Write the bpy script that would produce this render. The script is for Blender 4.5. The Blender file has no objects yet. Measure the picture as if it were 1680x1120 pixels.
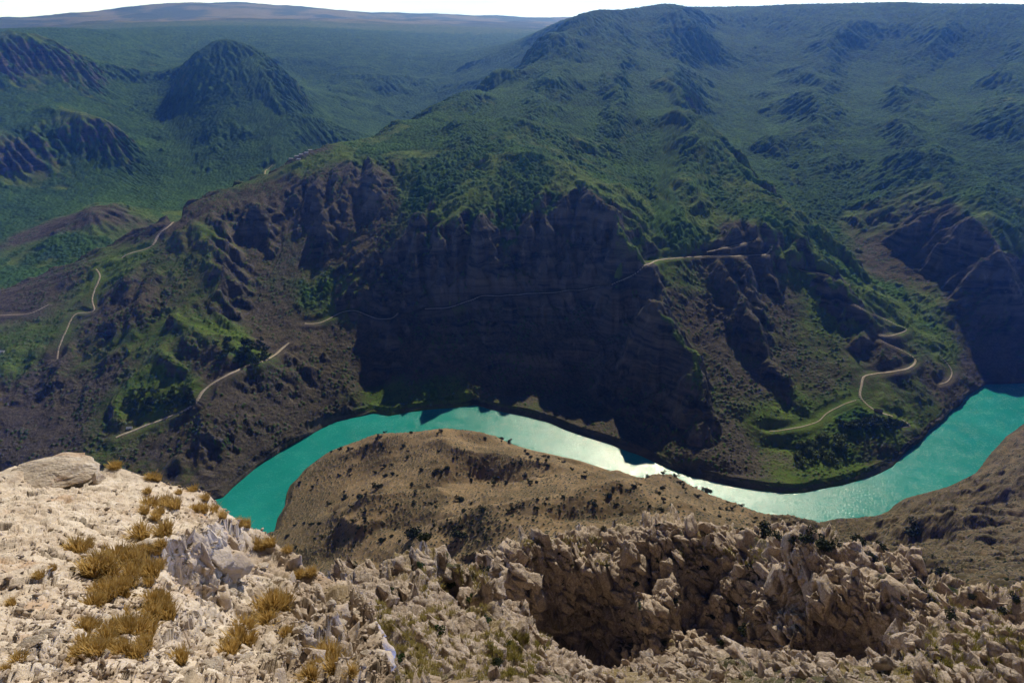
import bpy, bmesh, math, random
import numpy as np
from mathutils import Vector

Q = 1.0                                   # mesh resolution factor
C = bpy.context.scene.collection
SC = bpy.context.scene

# ------------------------------------------------------------------ camera, sky, sun, exposure
CAMZ = 600.0
F = 1115.0                                # focal length in photo pixels (photo 1680 x 1120)
PITCH = math.radians(25.8)
SP, CP = math.sin(PITCH), math.cos(PITCH)
cam = bpy.data.cameras.new('camera'); cam_o = bpy.data.objects.new('camera', cam); C.objects.link(cam_o)
cam_o.location = (0, 0, CAMZ); cam_o.rotation_euler = (math.pi/2 - PITCH, 0, 0)
cam.lens = 36*F/1680; cam.sensor_width = 36; cam.clip_start = 0.1; cam.clip_end = 120000
SC.camera = cam_o

SUN_AZ, SUN_EL = math.radians(15), math.radians(37.5)     # azimuth measured from +Y towards +X
w = bpy.data.worlds.new('World'); SC.world = w; w.use_nodes = True
nt = w.node_tree
bg = nt.nodes['Background']; sky = nt.nodes.new('ShaderNodeTexSky'); sky.sky_type = 'NISHITA'
sky.sun_disc = False; sky.sun_elevation = SUN_EL; sky.sun_rotation = SUN_AZ
sky.altitude = 2500; sky.air_density = 0.4; sky.dust_density = 0.1; sky.ozone_density = 1.0
# bright milky air low over the horizon, with thin cloud bands
tc = nt.nodes.new('ShaderNodeTexCoord'); sx_ = nt.nodes.new('ShaderNodeSeparateXYZ'); nt.links.new(tc.outputs['Generated'], sx_.inputs[0])
cr_ = nt.nodes.new('ShaderNodeValToRGB'); cr_.color_ramp.elements[0].position = .0; cr_.color_ramp.elements[0].color = (1, 1, 1, 1)
cr_.color_ramp.elements[1].position = .32; cr_.color_ramp.elements[1].color = (0, 0, 0, 1)
nt.links.new(sx_.outputs['Z'], cr_.inputs[0])
mp_ = nt.nodes.new('ShaderNodeMapping'); mp_.inputs['Scale'].default_value = (2, 2, 22); nt.links.new(tc.outputs['Generated'], mp_.inputs[0])
cn_ = nt.nodes.new('ShaderNodeTexNoise'); cn_.inputs['Scale'].default_value = 1.6; cn_.inputs['Detail'].default_value = 5; nt.links.new(mp_.outputs[0], cn_.inputs[0])
cm_ = nt.nodes.new('ShaderNodeMix'); cm_.data_type = 'RGBA'; cm_.inputs[6].default_value = (25, 36, 90, 1); cm_.inputs[7].default_value = (31, 43, 108, 1)
cr2 = nt.nodes.new('ShaderNodeValToRGB'); cr2.color_ramp.elements[0].position = .4; cr2.color_ramp.elements[1].position = .6; nt.links.new(cn_.outputs[0], cr2.inputs[0]); nt.links.new(cr2.outputs[0], cm_.inputs[0])
cz_ = nt.nodes.new('ShaderNodeValToRGB'); cz_.color_ramp.elements[0].position = .015; cz_.color_ramp.elements[0].color = (0, 0, 0, 1); cz_.color_ramp.elements[1].position = .07
nt.links.new(sx_.outputs['Z'], cz_.inputs[0])
cl_ = nt.nodes.new('ShaderNodeMix'); cl_.data_type = 'RGBA'; nt.links.new(cz_.outputs[0], cl_.inputs[0]); nt.links.new(cm_.outputs[2], cl_.inputs[6]); cl_.inputs[7].default_value = (12, 14.5, 17, 1)
hm_ = nt.nodes.new('ShaderNodeMix'); hm_.data_type = 'RGBA'
nt.links.new(cr_.outputs[0], hm_.inputs[0]); nt.links.new(sky.outputs[0], hm_.inputs[6]); nt.links.new(cl_.outputs[2], hm_.inputs[7])
nt.links.new(hm_.outputs[2], bg.inputs[0]); bg.inputs[1].default_value = 0.05
sun = bpy.data.lights.new('sun', 'SUN'); sun.energy = 5.0; sun.angle = math.radians(0.5); sun.color = (1.0, 0.94, 0.84)
sun_o = bpy.data.objects.new('sun', sun); C.objects.link(sun_o)
sd = Vector((math.sin(SUN_AZ)*math.cos(SUN_EL), math.cos(SUN_AZ)*math.cos(SUN_EL), math.sin(SUN_EL)))
sun_o.rotation_euler = (-sd).to_track_quat('-Z', 'Y').to_euler(); sun_o.location = (0, 0, 900)
SC.view_settings.view_transform = 'Standard'; SC.view_settings.look = 'None'
SC.view_settings.exposure = -0.35; SC.view_settings.gamma = 1
SC.render.engine = 'CYCLES'
SC.cycles.volume_bounces = 0; SC.cycles.max_bounces = 4; SC.cycles.diffuse_bounces = 1
SC.cycles.volume_step_rate = 10

# ------------------------------------------------------------------ noise
def _h(ix, iy, iz, s):
    h = (ix.astype(np.uint32)*np.uint32(374761393) + iy.astype(np.uint32)*np.uint32(668265263)
         + iz.astype(np.uint32)*np.uint32(2147483647) + np.uint32((s*1274126177 + 974634777) & 0xffffffff))
    h = (h ^ (h >> np.uint32(13)))*np.uint32(1274126177)
    h = (h ^ (h >> np.uint32(16)))*np.uint32(2246822519)
    return h ^ (h >> np.uint32(15))
def _u(h): return (h & np.uint32(0xffffff)).astype(np.float32)/np.float32(16777216)
def noise2(x, y, s=0):
    """gradient noise, about -1..1"""
    xi = np.floor(x); yi = np.floor(y); fx = (x-xi).astype(np.float32); fy = (y-yi).astype(np.float32)
    xi = xi.astype(np.int64).astype(np.int32); yi = yi.astype(np.int64).astype(np.int32); z = np.zeros_like(xi)
    def g(i, j):
        a = _u(_h(xi+i, yi+j, z, s))*np.float32(6.2831853)
        return np.cos(a)*(fx-i) + np.sin(a)*(fy-j)
    ux = fx*fx*fx*(fx*(fx*6-15)+10); uy = fy*fy*fy*(fy*(fy*6-15)+10)
    a = g(0, 0); b = g(1, 0); c = g(0, 1); d = g(1, 1)
    return ((a+(b-a)*ux)*(1-uy) + (c+(d-c)*ux)*uy)*1.5
def noise3(x, y, z, s=0):
    """value noise 3d, -1..1"""
    xi = np.floor(x); yi = np.floor(y); zi = np.floor(z)
    fx = (x-xi).astype(np.float32); fy = (y-yi).astype(np.float32); fz = (z-zi).astype(np.float32)
    xi = xi.astype(np.int32); yi = yi.astype(np.int32); zi = zi.astype(np.int32)
    fx = fx*fx*(3-2*fx); fy = fy*fy*(3-2*fy); fz = fz*fz*(3-2*fz)
    def v(i, j, k): return _u(_h(xi+i, yi+j, zi+k, s))
    def l(a, b, t): return a+(b-a)*t
    return 2*l(l(l(v(0,0,0), v(1,0,0), fx), l(v(0,1,0), v(1,1,0), fx), fy),
               l(l(v(0,0,1), v(1,0,1), fx), l(v(0,1,1), v(1,1,1), fx), fy), fz)-1
def fbm2(x, y, o=5, s=0, g=0.5):
    r = 0; a = 1.0; t = 0
    for i in range(o):
        r = r + a*noise2(x*2**i+i*17.3, y*2**i-i*9.1, s+i); t += a; a *= g
    return r/t*1.4
def ridged2(x, y, o=5, s=0, g=0.5):
    r = 0; a = 1.0; t = 0; p = 1
    for i in range(o):
        n = 1-np.abs(noise2(x*2**i+i*17.3, y*2**i-i*9.1, s+i)); n = n*n
        r = r + a*n*p; p = np.clip(n*1.4, 0, 1); t += a; a *= g
    return r/t
def fbm3(x, y, z, o=4, s=0, g=0.5):
    r = 0; a = 1.0; t = 0
    for i in range(o):
        r = r + a*noise3(x*2**i+i*7.7, y*2**i+i*3.1, z*2**i-i*5.3, s+i); t += a; a *= g
    return r/t
def worley2(x, y, s=0):
    """distance to nearest point, to second, random of the nearest"""
    xi = np.floor(x).astype(np.int32); yi = np.floor(y).astype(np.int32); z = np.zeros_like(xi)
    f1 = np.full(x.shape, 9, np.float32); f2 = f1.copy(); rn = np.zeros(x.shape, np.float32)
    for i in (-1, 0, 1):
        for j in (-1, 0, 1):
            h = _h(xi+i, yi+j, z, s); a = _u(h); b = _u(_h(xi+i, yi+j, z, s+77))
            d = np.sqrt((xi+i+a-x)**2 + (yi+j+b-y)**2).astype(np.float32)
            n = d < f1
            f2 = np.where(n, f1, np.minimum(f2, d)); rn = np.where(n, _u(_h(xi+i, yi+j, z, s+191)), rn); f1 = np.where(n, d, f1)
    return f1, f2, rn
def worley3(x, y, z, s=0):
    xi = np.floor(x).astype(np.int32); yi = np.floor(y).astype(np.int32); zi = np.floor(z).astype(np.int32)
    f1 = np.full(x.shape, 9, np.float32); f2 = f1.copy(); rn = np.zeros(x.shape, np.float32)
    for i in (-1, 0, 1):
        for j in (-1, 0, 1):
            for k in (-1, 0, 1):
                a = _u(_h(xi+i, yi+j, zi+k, s)); b = _u(_h(xi+i, yi+j, zi+k, s+77)); c = _u(_h(xi+i, yi+j, zi+k, s+133))
                d = np.sqrt((xi+i+a-x)**2 + (yi+j+b-y)**2 + (zi+k+c-z)**2).astype(np.float32)
                n = d < f1
                f2 = np.where(n, f1, np.minimum(f2, d)); rn = np.where(n, a, rn); f1 = np.where(n, d, f1)
    return f1, f2, rn
def facets(x, y, z, s=0, tilt=1.0):
    """broken rock: each cell is a randomly set, randomly tilted plane"""
    xi = np.floor(x).astype(np.int32); yi = np.floor(y).astype(np.int32); zi = np.floor(z).astype(np.int32)
    f1 = np.full(x.shape, 9, np.float32); val = np.zeros(x.shape, np.float32)
    for i in (-1, 0, 1):
        for j in (-1, 0, 1):
            for k in (-1, 0, 1):
                a = _u(_h(xi+i, yi+j, zi+k, s)); b = _u(_h(xi+i, yi+j, zi+k, s+77)); c = _u(_h(xi+i, yi+j, zi+k, s+133))
                dx, dy, dz = x-xi-i-a, y-yi-j-b, z-zi-k-c; d = (np.abs(dx)**1.5+np.abs(dy)**1.5+np.abs(dz)**1.5).astype(np.float32)
                n = d < f1; f1 = np.where(n, d, f1)
                val = np.where(n, ((a*7.3) % 1-.5)+tilt*(((b*5.7) % 1-.5)*dx+((c*9.1) % 1-.5)*dy+((a*3.9+b) % 1-.5)*dz), val)
    return val
def sst(a, b, x):
    t = np.clip((x-a)/(b-a), 0, 1); return t*t*(3-2*t)

# ------------------------------------------------------------------ survey points of the terrain
# each row: bearing and dip taken with the camera as a theodolite (photo pixel) plus the distance north in metres
def ray(u, v):
    a = (u-840)/F; b = (560-v)/F
    return a, CP+SP*b, -SP+CP*b
PTS = []                                   # (x, y, z)
def S(*rows):
    for u, v, Y in rows:
        a, dy, dz = ray(u, v); t = Y/dy; PTS.append((a*t, Y, CAMZ+dz*t))
def SZ(z, *rows):
    for u, v in rows:
        a, dy, dz = ray(u, v); t = (z-CAMZ)/dz; PTS.append((a*t, dy*t, z))
def X(*rows): PTS.extend(rows)
# far bank of the river, near bank, river bed
SZ(1, (365,817),(385,797),(420,767),(450,747),(500,717),(545,692),(590,684),(640,682),(700,673),(780,665),(830,676),(900,693),
   (960,716),(1020,737),(1080,761),(1130,781),(1200,797),(1250,805),(1290,808),(1340,804),(1380,796),(1440,776),(1480,746),(1510,720),
   (1540,694),(1570,666),(1600,641),(1620,630),(1660,629),(1720,627))
SZ(1, (450,872),(460,830),(470,800),(500,768),(1345,860),(1400,850),(1450,844),(1470,826),(1500,813),(1560,797),(1600,777),(1620,747),(1650,716),
   (1680,694),(1750,650))
SZ(-9, (410,815),(440,790),(480,752),(530,722),(580,702),(640,696),(710,690),(780,684),(1380,825),(1430,808),(1490,784),(1540,750),(1590,706),(1640,665),(1700,650))
def HB(z, *rows):
    for u, Y in rows:
        a, dy, dz = ray(u, 740); PTS.append((a/dy*Y*1.0, Y, z))
HB(40, (780,815),(870,795),(950,765),(1010,735),(1060,715))
HB(1, (560,868),(620,890),(690,895),(780,885),(870,862),(950,835),(1010,806),(1060,780),(1130,745),(1200,720),(1260,705),(1330,697))
HB(-9, (870,905),(950,872),(1010,845),(1060,820),(1130,785),(1200,765),(1260,740),(1320,735))
X((-395,735,-9),(-450,690,-9),(-560,640,-9),(-750,580,-9),(-1100,520,-9),(-520,720,6),(-640,690,6),(-900,650,10),
  (-340,640,4),(-480,570,4),(-700,480,6),(-1000,400,20))
# skyline of the main mountain
S((905,58,3250),(930,40,3300),(960,27,3400),(1030,17,3500),(1100,13,3500),(1150,20,3600),(1200,21,3900),(1280,13,3900),(1400,9,3800),
  (1480,7,3700),(1560,12,3600),(1600,8,3500),(1680,14,3400),(1800,20,3300))
X((300,4400,560),(900,4700,600),(1500,4600,600),(2200,4500,600),(2900,4200,600),(900,5600,560),(2500,6000,580))
# left shoulder seen against the side valley
S((860,85,2900),(800,120,2600),(720,165,2250),(650,200,2000),(560,232,1800),(510,246,1680),(450,275,1560),(400,305,1480),(350,322,1430),
  (285,347,1370),(240,385,1320),(200,408,1290),(120,440,1240),(50,465,1210),(0,480,1190),(-200,560,1150))
X((-1420,3850,340),(-1250,3800,350),(-1550,4200,330),(-120,2900,150),(-350,2500,110),(-500,2150,80),(-750,1950,50),(-900,1700,25),(-1100,1500,14),(-1400,1380,8),(-1700,1300,4),(100,3400,230))
# the side valley and the hills behind it
S((0,450,1620),(60,400,1750),(150,350,1950),(200,300,2350),(310,292,2400),(450,240,2650),(560,200,3300),(650,170,3900),(700,130,4500),
  (800,80,5600),(600,100,4700),(600,62,5700),(480,62,5400),(860,62,6500),
  (370,66,3300),(350,68,3320),(390,67,3330),(412,73,3340),(330,76,3280),(380,90,3200),(350,95,3170),(410,100,3220),(300,92,3150),(430,82,3300),(470,120,3180),(500,170,2980),(530,215,2830),
  (370,130,3050),(370,200,2780),(430,200,2880),(430,130,3080),(340,250,2590),(400,250,2640),
  (270,95,4500),(235,130,3600),(238,180,3150),(246,230,2720),(280,270,2540),(450,72,5000),(520,120,4200),(555,170,3500),
  (100,62,4000),(200,60,4500),(60,88,2950),(60,130,2870),(0,85,2850),(0,130,2760),(150,100,3100),(150,135,2990),(210,125,3250),
  (0,200,2480),(90,170,2640),(170,185,2540),(190,230,2460),(60,238,2320),(60,292,2240),(0,240,2240),(0,300,2150),(120,260,2360),(0,370,1950),(100,330,2150),
  (150,240,2430))
# far plateau, horizon
S((0,72,6500),(100,44,7000),(200,41,7000),(300,39,7200),(400,37,7400),(500,36,7500),(570,45,7600),(650,42,7800),(720,40,8000),(800,43,8200),(880,50,8500),
  (0,48,9500),(100,42,10000),(170,34,11000),(230,15,12500),(290,8,13000),(400,8,13000),(500,11,13500),(560,20,14000),(620,28,14000),(560,34,11500),(700,34,11500),(830,38,12500),
  (680,24,14600),(800,27,14800),(880,32,14500),(940,30,14800))
X((-9000,14500,560),(9000,14500,480),(9000,12000,450),(5000,9000,500),(12000,25000,450))
# upper forest slopes of the main mountain
S((750,230,1650),(750,190,1950),(850,200,1900),(850,140,2400),(950,180,2050),(1000,150,2250),(1000,80,2900),(920,120,2600),(1060,60,3200),(1150,60,3200),(1120,120,2700),
  (1060,190,2000),(1000,230,1750),(950,240,1650),(1205,120,3050),(1215,80,3500),(1150,188,2250),(1200,222,2080),(1085,150,2350),
  (1130,197,1880),(1180,240,1700),(1230,290,1560),(1300,350,1420),(1350,390,1350),(1400,430,1280),(1450,475,1210),(1500,520,1140),(1560,575,1060),(1600,605,1040),
  (1220,252,1880),(1300,330,1650),(1400,400,1460),(1500,470,1320),(1590,560,1140),
  (1050,280,1560),(1130,290,1500),(1180,330,1420),(1100,350,1370),(1040,340,1380),(1120,400,1270))
# cliff rim and cliffs on the left and middle
S((425,315,1465),(520,291,1480),(600,282,1490),(660,272,1500),(720,285,1480),(780,290,1470),(850,275,1460),(900,265,1500),(680,235,1720),(600,250,1640),
  (440,420,1270),(455,480,1200),(450,525,1150),(520,400,1300),(600,400,1305),(520,500,1200),(680,400,1260),(750,400,1230),(850,400,1240),(750,330,1340),(620,460,1200),(560,460,1210),
  (500,530,1140),(560,508,1150),(590,508,1150),(620,526,1130),(655,512,1142),(700,505,1148),(740,508,1145),(790,489,1158),(860,485,1162),(930,480,1162),(1000,471,1150),
  (530,600,1072),(620,600,1076),(700,600,1078),(800,620,1055),(860,600,1080),(940,590,1086),(1000,600,1076),(1040,560,1085),(900,650,1010),(1000,650,990),(1080,640,960),
  (680,640,1020),(780,640,1015),(600,650,1005),(1080,700,900),(1000,690,940))
# middle spur and the right hand slopes
S((935,310,1400),(980,362,1290),(1030,428,1190),(1060,437,1200),(1010,476,1118),(1050,510,1060),(1090,550,1000),(1130,610,930),(1170,680,870),(1200,750,818),
  (940,400,1260),(980,440,1190),(1100,425,1220),(1200,420,1225),(1210,372,1300),(1262,415,1235),(1270,400,1250),(1310,445,1220),
  (1140,520,1110),(1170,600,1010),(1190,690,900),(1200,520,1060),(1260,500,1110),(1220,640,940),(1300,520,1130),(1300,600,1000),(1270,560,1030),(1350,560,1080),
  (1300,690,892),(1380,740,835),(1280,760,830),(1420,700,875),(1350,640,950),
  (1370,490,1140),(1440,548,1025),(1510,593,975),(1530,650,945),(1420,617,1000),(1410,655,940),(1500,680,895),(1480,722,855),(1560,640,990),(1440,580,1040),(1575,620,1010))
# right mountain
S((1650,555,1105),(1700,560,1110),(1620,590,1085),(1650,450,1230),(1680,500,1160),(1560,480,1220),(1600,500,1180),(1530,340,1450),(1680,350,1440),(1550,400,1330),(1450,340,1540),(1480,400,1400),(1510,440,1330),
  (1400,280,1800),(1600,280,1700),(1500,200,2200),(1640,180,2200),(1300,200,2350),(1400,230,2050),(1300,120,3000),(1500,120,2900),(1650,120,2700),(1400,60,3300),(1600,60,3100),(1250,60,3500),(1300,270,1900),(1800,300,1600),
  (1440,165,2500),(1560,215,2050),(1500,275,1780))
# left face
S((330,400,1275),(400,480,1150),(450,546,1050),(475,562,1035),(520,620,975),(580,676,962),
  (200,450,1180),(100,520,1080),(0,560,1030),(200,550,1020),(300,500,1100),(300,600,940),(400,620,930),(200,660,880),(190,715,830),(330,650,890),(350,740,805),(400,720,835),
  (0,700,850),(0,620,930),(100,650,890),(100,740,800),(250,800,745),(-150,650,880),(430,660,885),(480,680,880),(0,780,780),(440,600,960))
# near bank: the brown headland
S((560,738,828),(620,713,838),(690,709,832),(720,701,825),(780,702,820),(1010,772,735),(1060,786,715),(1130,806,690),(1200,828,660),(1260,848,640),(1330,860,635),(1370,882,560),
  (730,758,722),(680,797,672),(800,785,690),(560,832,640),(620,827,632),(700,815,640),(830,802,640),(960,792,615),(1060,792,585),(1150,820,555),(1250,862,500),
  (530,800,752),(600,772,772),(500,840,705),(500,880,620),(480,900,600),(570,900,555),(640,880,556),(700,870,520),(800,850,500),(900,840,480),(1000,830,468),(1100,822,462),(780,905,460),(600,930,490),(540,930,510),
  (860,740,745),(900,765,700),(980,770,690),(740,840,560),(660,850,590),(890,800,625),(580,870,600),(700,900,470),(640,920,470))
# near bank on the right
S((1350,882,655),(1430,882,648),(1500,857,600),(1500,892,560),(1560,830,650),(1680,760,720),(1680,850,600),(1600,900,520),(1450,902,560),(1550,915,470),(1680,920,430),
  (1400,930,400),(1500,940,370),(1620,960,300),(1340,902,310),(1250,886,330),(1620,830,670),(1600,865,560),(1650,880,540))
# crags below the viewpoint
S((822,930,215),(850,882,232),(885,873,238),(960,889,240),(1010,879,245),(1075,843,255),(1110,850,250),(1140,880,240),(1200,905,225),
  (950,1080,212),(870,965,209),(900,1050,207),(960,952,220),(1060,1100,182),(1200,1100,178),(1100,950,228),(1180,980,212),(1050,1000,202),(1130,1050,195),
  (1262,898,192),(1300,914,186),(1400,925,180),(1440,950,170),(1490,985,156),(1520,1030,142),(1300,1000,165),(1400,1000,159),(1350,1080,156),(1480,1070,138),(1300,1120,146),(1420,1105,118),(1230,1000,192),
  (1540,1075,105),(1600,1095,70),(1680,1035,72),(1640,1060,68),(1600,1120,55),(1680,1115,42),
  (1520,955,230),(1560,950,235),(1620,975,215),(1680,990,200),(1560,1000,222),(1480,960,280),(1600,1020,150))
X((-16,340,285),(15,345,275),(60,350,270),(110,345,275),(130,360,260),(-40,330,270))
S((690,885,100),(720,889,102),(770,906,98),(800,960,88),(830,1020,75),(862,1090,62),(650,932,90),(640,960,76),(700,950,84),(700,1000,70),(700,1060,52),(800,1080,55),(600,1000,48),(600,1060,38),(700,1120,40),
  (850,1120,55),(930,1100,68),(1000,1112,75),(620,906,160),(590,935,150),(1100,1120,90),(740,950,90))
X((-25,160,430),(-8,150,430),(6,130,450),(-30,230,350),(-60,250,320),(10,170,400),(-60,110,460),(22,125,455),(30,100,462),(-50,60,520),(-22,34,560),(-30,25,565),(-20,12,572),(0,14,580),(20,20,572),(20,45,545),(60,60,520),
  (10,18,573),(25,10,575),(-60,20,540),(-120,60,480),(-200,200,320),(-300,350,170),(-420,430,80),(-120,320,230),(-180,420,130),(-230,560,45),(200,130,440),(300,200,380),(120,40,520),(60,25,560),(400,350,250),(600,500,150),(800,700,90),(1100,800,60))
PTS = np.array(PTS, dtype=np.float64)

# ------------------------------------------------------------------ smooth surface through the survey, in bearing / log distance
R0, R1 = 10.0, 15500.0
T0, T1 = -0.96, 0.96
def to_tr(x, y): return np.arctan2(x, y), np.log(np.hypot(x, y))
KS = 1.0
pt, pr = to_tr(PTS[:, 0], PTS[:, 1]); pw = (CAMZ-PTS[:, 2])/np.exp(pr)
EPS = 0.028
def kern(dt, dr): return -np.sqrt(dt*dt + dr*dr + EPS*EPS)
n = len(PTS)
A = kern(pt[:, None]-pt[None], KS*(pr[:, None]-pr[None])) + 0.003*np.eye(n)
M = np.zeros((n+1, n+1)); M[:n, :n] = A; M[:n, n] = 1; M[n, :n] = 1
sol = np.linalg.solve(M, np.append(pw, 0)); WT, W0 = sol[:n], sol[n]
NT, NR = 420, 900
gt = np.linspace(T0, T1, NT); gr = np.linspace(math.log(R0), math.log(R1), NR)
GW = np.zeros((NR, NT), np.float32)
for i in range(0, NR, 20):
    dt = gt[None, :, None]-pt[None, None]; dr = gr[i:i+20][:, None, None]-pr[None, None]
    GW[i:i+20] = (kern(dt.astype(np.float32), dr.astype(np.float32)) @ WT.astype(np.float32)) + W0
GZ = CAMZ - GW*np.exp(gr)[:, None]
def grid_sample(G, fx, fy):
    """Catmull-Rom would overshoot; smooth bilinear is enough on these grids"""
    h, w_ = G.shape[:2]
    fx = np.clip(fx, 0, w_-1.001); fy = np.clip(fy, 0, h-1.001)
    i = fx.astype(np.int32); j = fy.astype(np.int32); a = (fx-i).astype(np.float32); b = (fy-j).astype(np.float32)
    return (G[j, i]*(1-a)+G[j, i+1]*a)*(1-b) + (G[j+1, i]*(1-a)+G[j+1, i+1]*a)*b
def base(x, y):
    t, r = to_tr(x, y)
    return grid_sample(GZ, (t-T0)/(T1-T0)*(NT-1), (r-gr[0])/(gr[-1]-gr[0])*(NR-1))

# crests (+) and ravines (-): height, half width, course read off the photo and laid on the surface
CRESTS = [
 (28,60,[(900,265),(935,310),(980,362),(1030,428),(1060,470),(1090,550),(1130,610),(1170,680),(1200,745)]),
 (48,95,[(1085,40),(1088,90),(1100,140),(1130,197),(1180,240),(1230,290),(1300,350),(1400,430),(1500,520),(1565,578)]),
 (14,28,[(1212,374),(1190,400)]),(16,30,[(1240,425),(1215,470),(1180,500)]),(14,26,[(1190,430),(1160,470),(1135,500)]),
 (22,45,[(1270,404),(1310,445),(1370,490),(1440,548),(1508,592)]),
 (18,32,[(1245,450),(1290,510),(1340,590),(1385,655)]),(15,28,[(1330,480),(1385,550),(1415,610)]),(14,26,[(1225,520),(1255,590),(1290,660)]),
 (24,42,[(300,362),(350,420),(400,475),(445,535)]),(18,34,[(410,325),(440,380),(452,430)]),(16,26,[(520,330),(545,400),(560,450)]),
 (26,34,[(700,362),(665,400),(635,435)]),(16,28,[(700,362),(738,440),(752,480)]),(20,30,[(800,345),(790,400),(770,450)]),(22,45,[(930,330),(900,390),(870,440)]),
 (18,32,[(592,512),(655,560),(680,615),(690,655)]),(18,32,[(738,512),(768,580),(790,648)]),(18,22,[(880,485),(905,512),(930,552)]),(20,30,[(505,535),(522,600),(552,660)]),(16,24,[(640,530),(625,590),(600,650)]),
 (30,110,[(1100,16),(1140,60),(1190,100),(1212,128)]),
 (45,110,[(1405,25),(1372,80),(1330,130),(1345,180),(1320,235),(1372,300)]),(38,90,[(1570,22),(1525,90),(1470,140),(1492,200),(1478,250),(1530,310)]),(30,140,[(1680,60),(1640,130),(1620,200),(1640,270)]),
 (-40,100,[(1470,50),(1425,130),(1410,200),(1440,290)]),(-40,100,[(1620,60),(1570,140),(1555,210),(1580,290)]),
 (32,85,[(960,45),(930,110),(900,180),(890,240)]),(32,85,[(1030,35),(1015,110),(1010,190),(990,270)]),(-34,80,[(995,45),(972,120),(955,200),(945,250)]),(-34,80,[(1068,70),(1060,150),(1065,230),(1035,330)]),(-22,65,[(870,110),(825,165),(780,220)]),
 (10,60,[(1300,230),(1350,215),(1440,168),(1540,165)]),(10,60,[(1470,215),(1520,195),(1580,210)]),
 (26,34,[(1528,342),(1482,380),(1440,415)]),(24,32,[(1545,378),(1522,430),(1488,475)]),(24,34,[(1592,415),(1610,470),(1648,530)]),(18,26,[(1560,430),(1585,500),(1600,550)]),(28,50,[(1575,335),(1640,440),(1680,500)]),
 (14,30,[(740,284),(800,270),(860,264),(898,264)]),(16,60,[(700,225),(800,205),(900,225)]),(16,50,[(1000,300),(1050,350),(1080,400)]),(14,45,[(1080,285),(1140,330),(1160,370)]),
 (15,120,[(430,90),(460,150),(480,200)]),
 (45,170,[(570,48),(600,80),(635,130),(650,175)]),(45,170,[(770,50),(750,85),(710,130)]),(-45,150,[(680,50),(680,90),(672,150)]),(30,130,[(250,52),(275,75),(300,95)]),
 (18,30,[(474,566),(500,620),(528,655)]),(16,28,[(345,655),(390,705),(425,745)]),(14,40,[(250,440),(235,500),(215,560)]),(12,30,[(310,480),(300,540),(310,600)]),
 (-38,42,[(468,335),(458,400),(456,460),(448,520),(470,570),(530,650),(585,672)]),(-18,26,[(600,320),(598,390),(602,450)]),(-18,30,[(850,300),(840,360),(820,430)]),(-16,26,[(500,310),(500,380),(480,440)]),
 (-24,28,[(560,530),(610,605),(640,655)]),(-26,28,[(700,530),(712,590),(692,650)]),(-20,30,[(850,515),(835,575),(800,640)]),(-22,50,[(1010,520),(960,580),(900,620)]),
 (-26,40,[(1100,445),(1130,520),(1165,600),(1190,690),(1205,765)]),(-62,110,[(1215,60),(1205,130),(1195,222),(1250,285),(1330,362),(1420,435),(1510,505),(1588,570)]),
 (-18,28,[(1505,355),(1470,430),(1440,480)]),(-18,28,[(1572,440),(1565,500),(1580,560)]),(-14,26,[(1270,480),(1310,560),(1350,640)]),
 (-45,110,[(240,120),(237,180),(250,240),(300,290)]),(-60,130,[(480,85),(520,150),(548,205)]),(-20,100,[(530,60),(540,90)]),
 (-20,28,[(400,600),(440,640),(482,690)]),(-18,26,[(350,690),(400,730),(428,765)]),(-22,50,[(50,640),(120,680),(180,692)]),(-14,30,[(320,560),(290,620),(230,680)]),
]
CRAGLINES = [
 (-24,11,[(905,985),(950,1050),(1010,1095)]),(-12,5,[(1000,895),(1010,960),(985,1010)]),(-10,4.5,[(1058,868),(1072,930),(1060,985)]),(-12,5,[(1172,895),(1155,960),(1110,1040)]),(-9,4,[(930,900),(915,950)]),(-10,5,[(1220,930),(1200,1000),(1180,1060)]),
 (11,5,[(1078,848),(1110,920),(1100,990),(1060,1050)]),(9,4,[(1035,880),(1040,940)]),(9,4.5,[(1140,885),(1180,940),(1150,1010)]),(8,4,[(965,892),(975,940)]),(7,4,[(880,878),(870,930),(845,980)]),(8,4,[(1200,960),(1230,1040)]),
 (-13,6,[(1275,930),(1262,985),(1280,1050)]),(-18,8,[(1335,1045),(1390,1070),(1470,1062)]),(-6,2.6,[(1325,925),(1345,985)]),(-6,2.6,[(1370,930),(1390,990)]),(-5,2.2,[(1350,925),(1368,985)]),(-6,3,[(1420,950),(1430,1000)]),
 (6,3,[(1300,915),(1320,960),(1330,1010)]),(6,3,[(1340,920),(1358,970),(1370,1020)]),(6,3,[(1385,925),(1410,970),(1420,1020)]),
 (-5,2.2,[(735,900),(750,950),(735,1000)]),(4,2,[(690,890),(700,940),(690,990)]),(-4,2,[(790,960),(800,1010)]),(4,2,[(770,910),(800,965),(835,1030)]),(-4,1.6,[(655,940),(640,1000)]),(7,4,[(820,932),(850,885)]),
]
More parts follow.
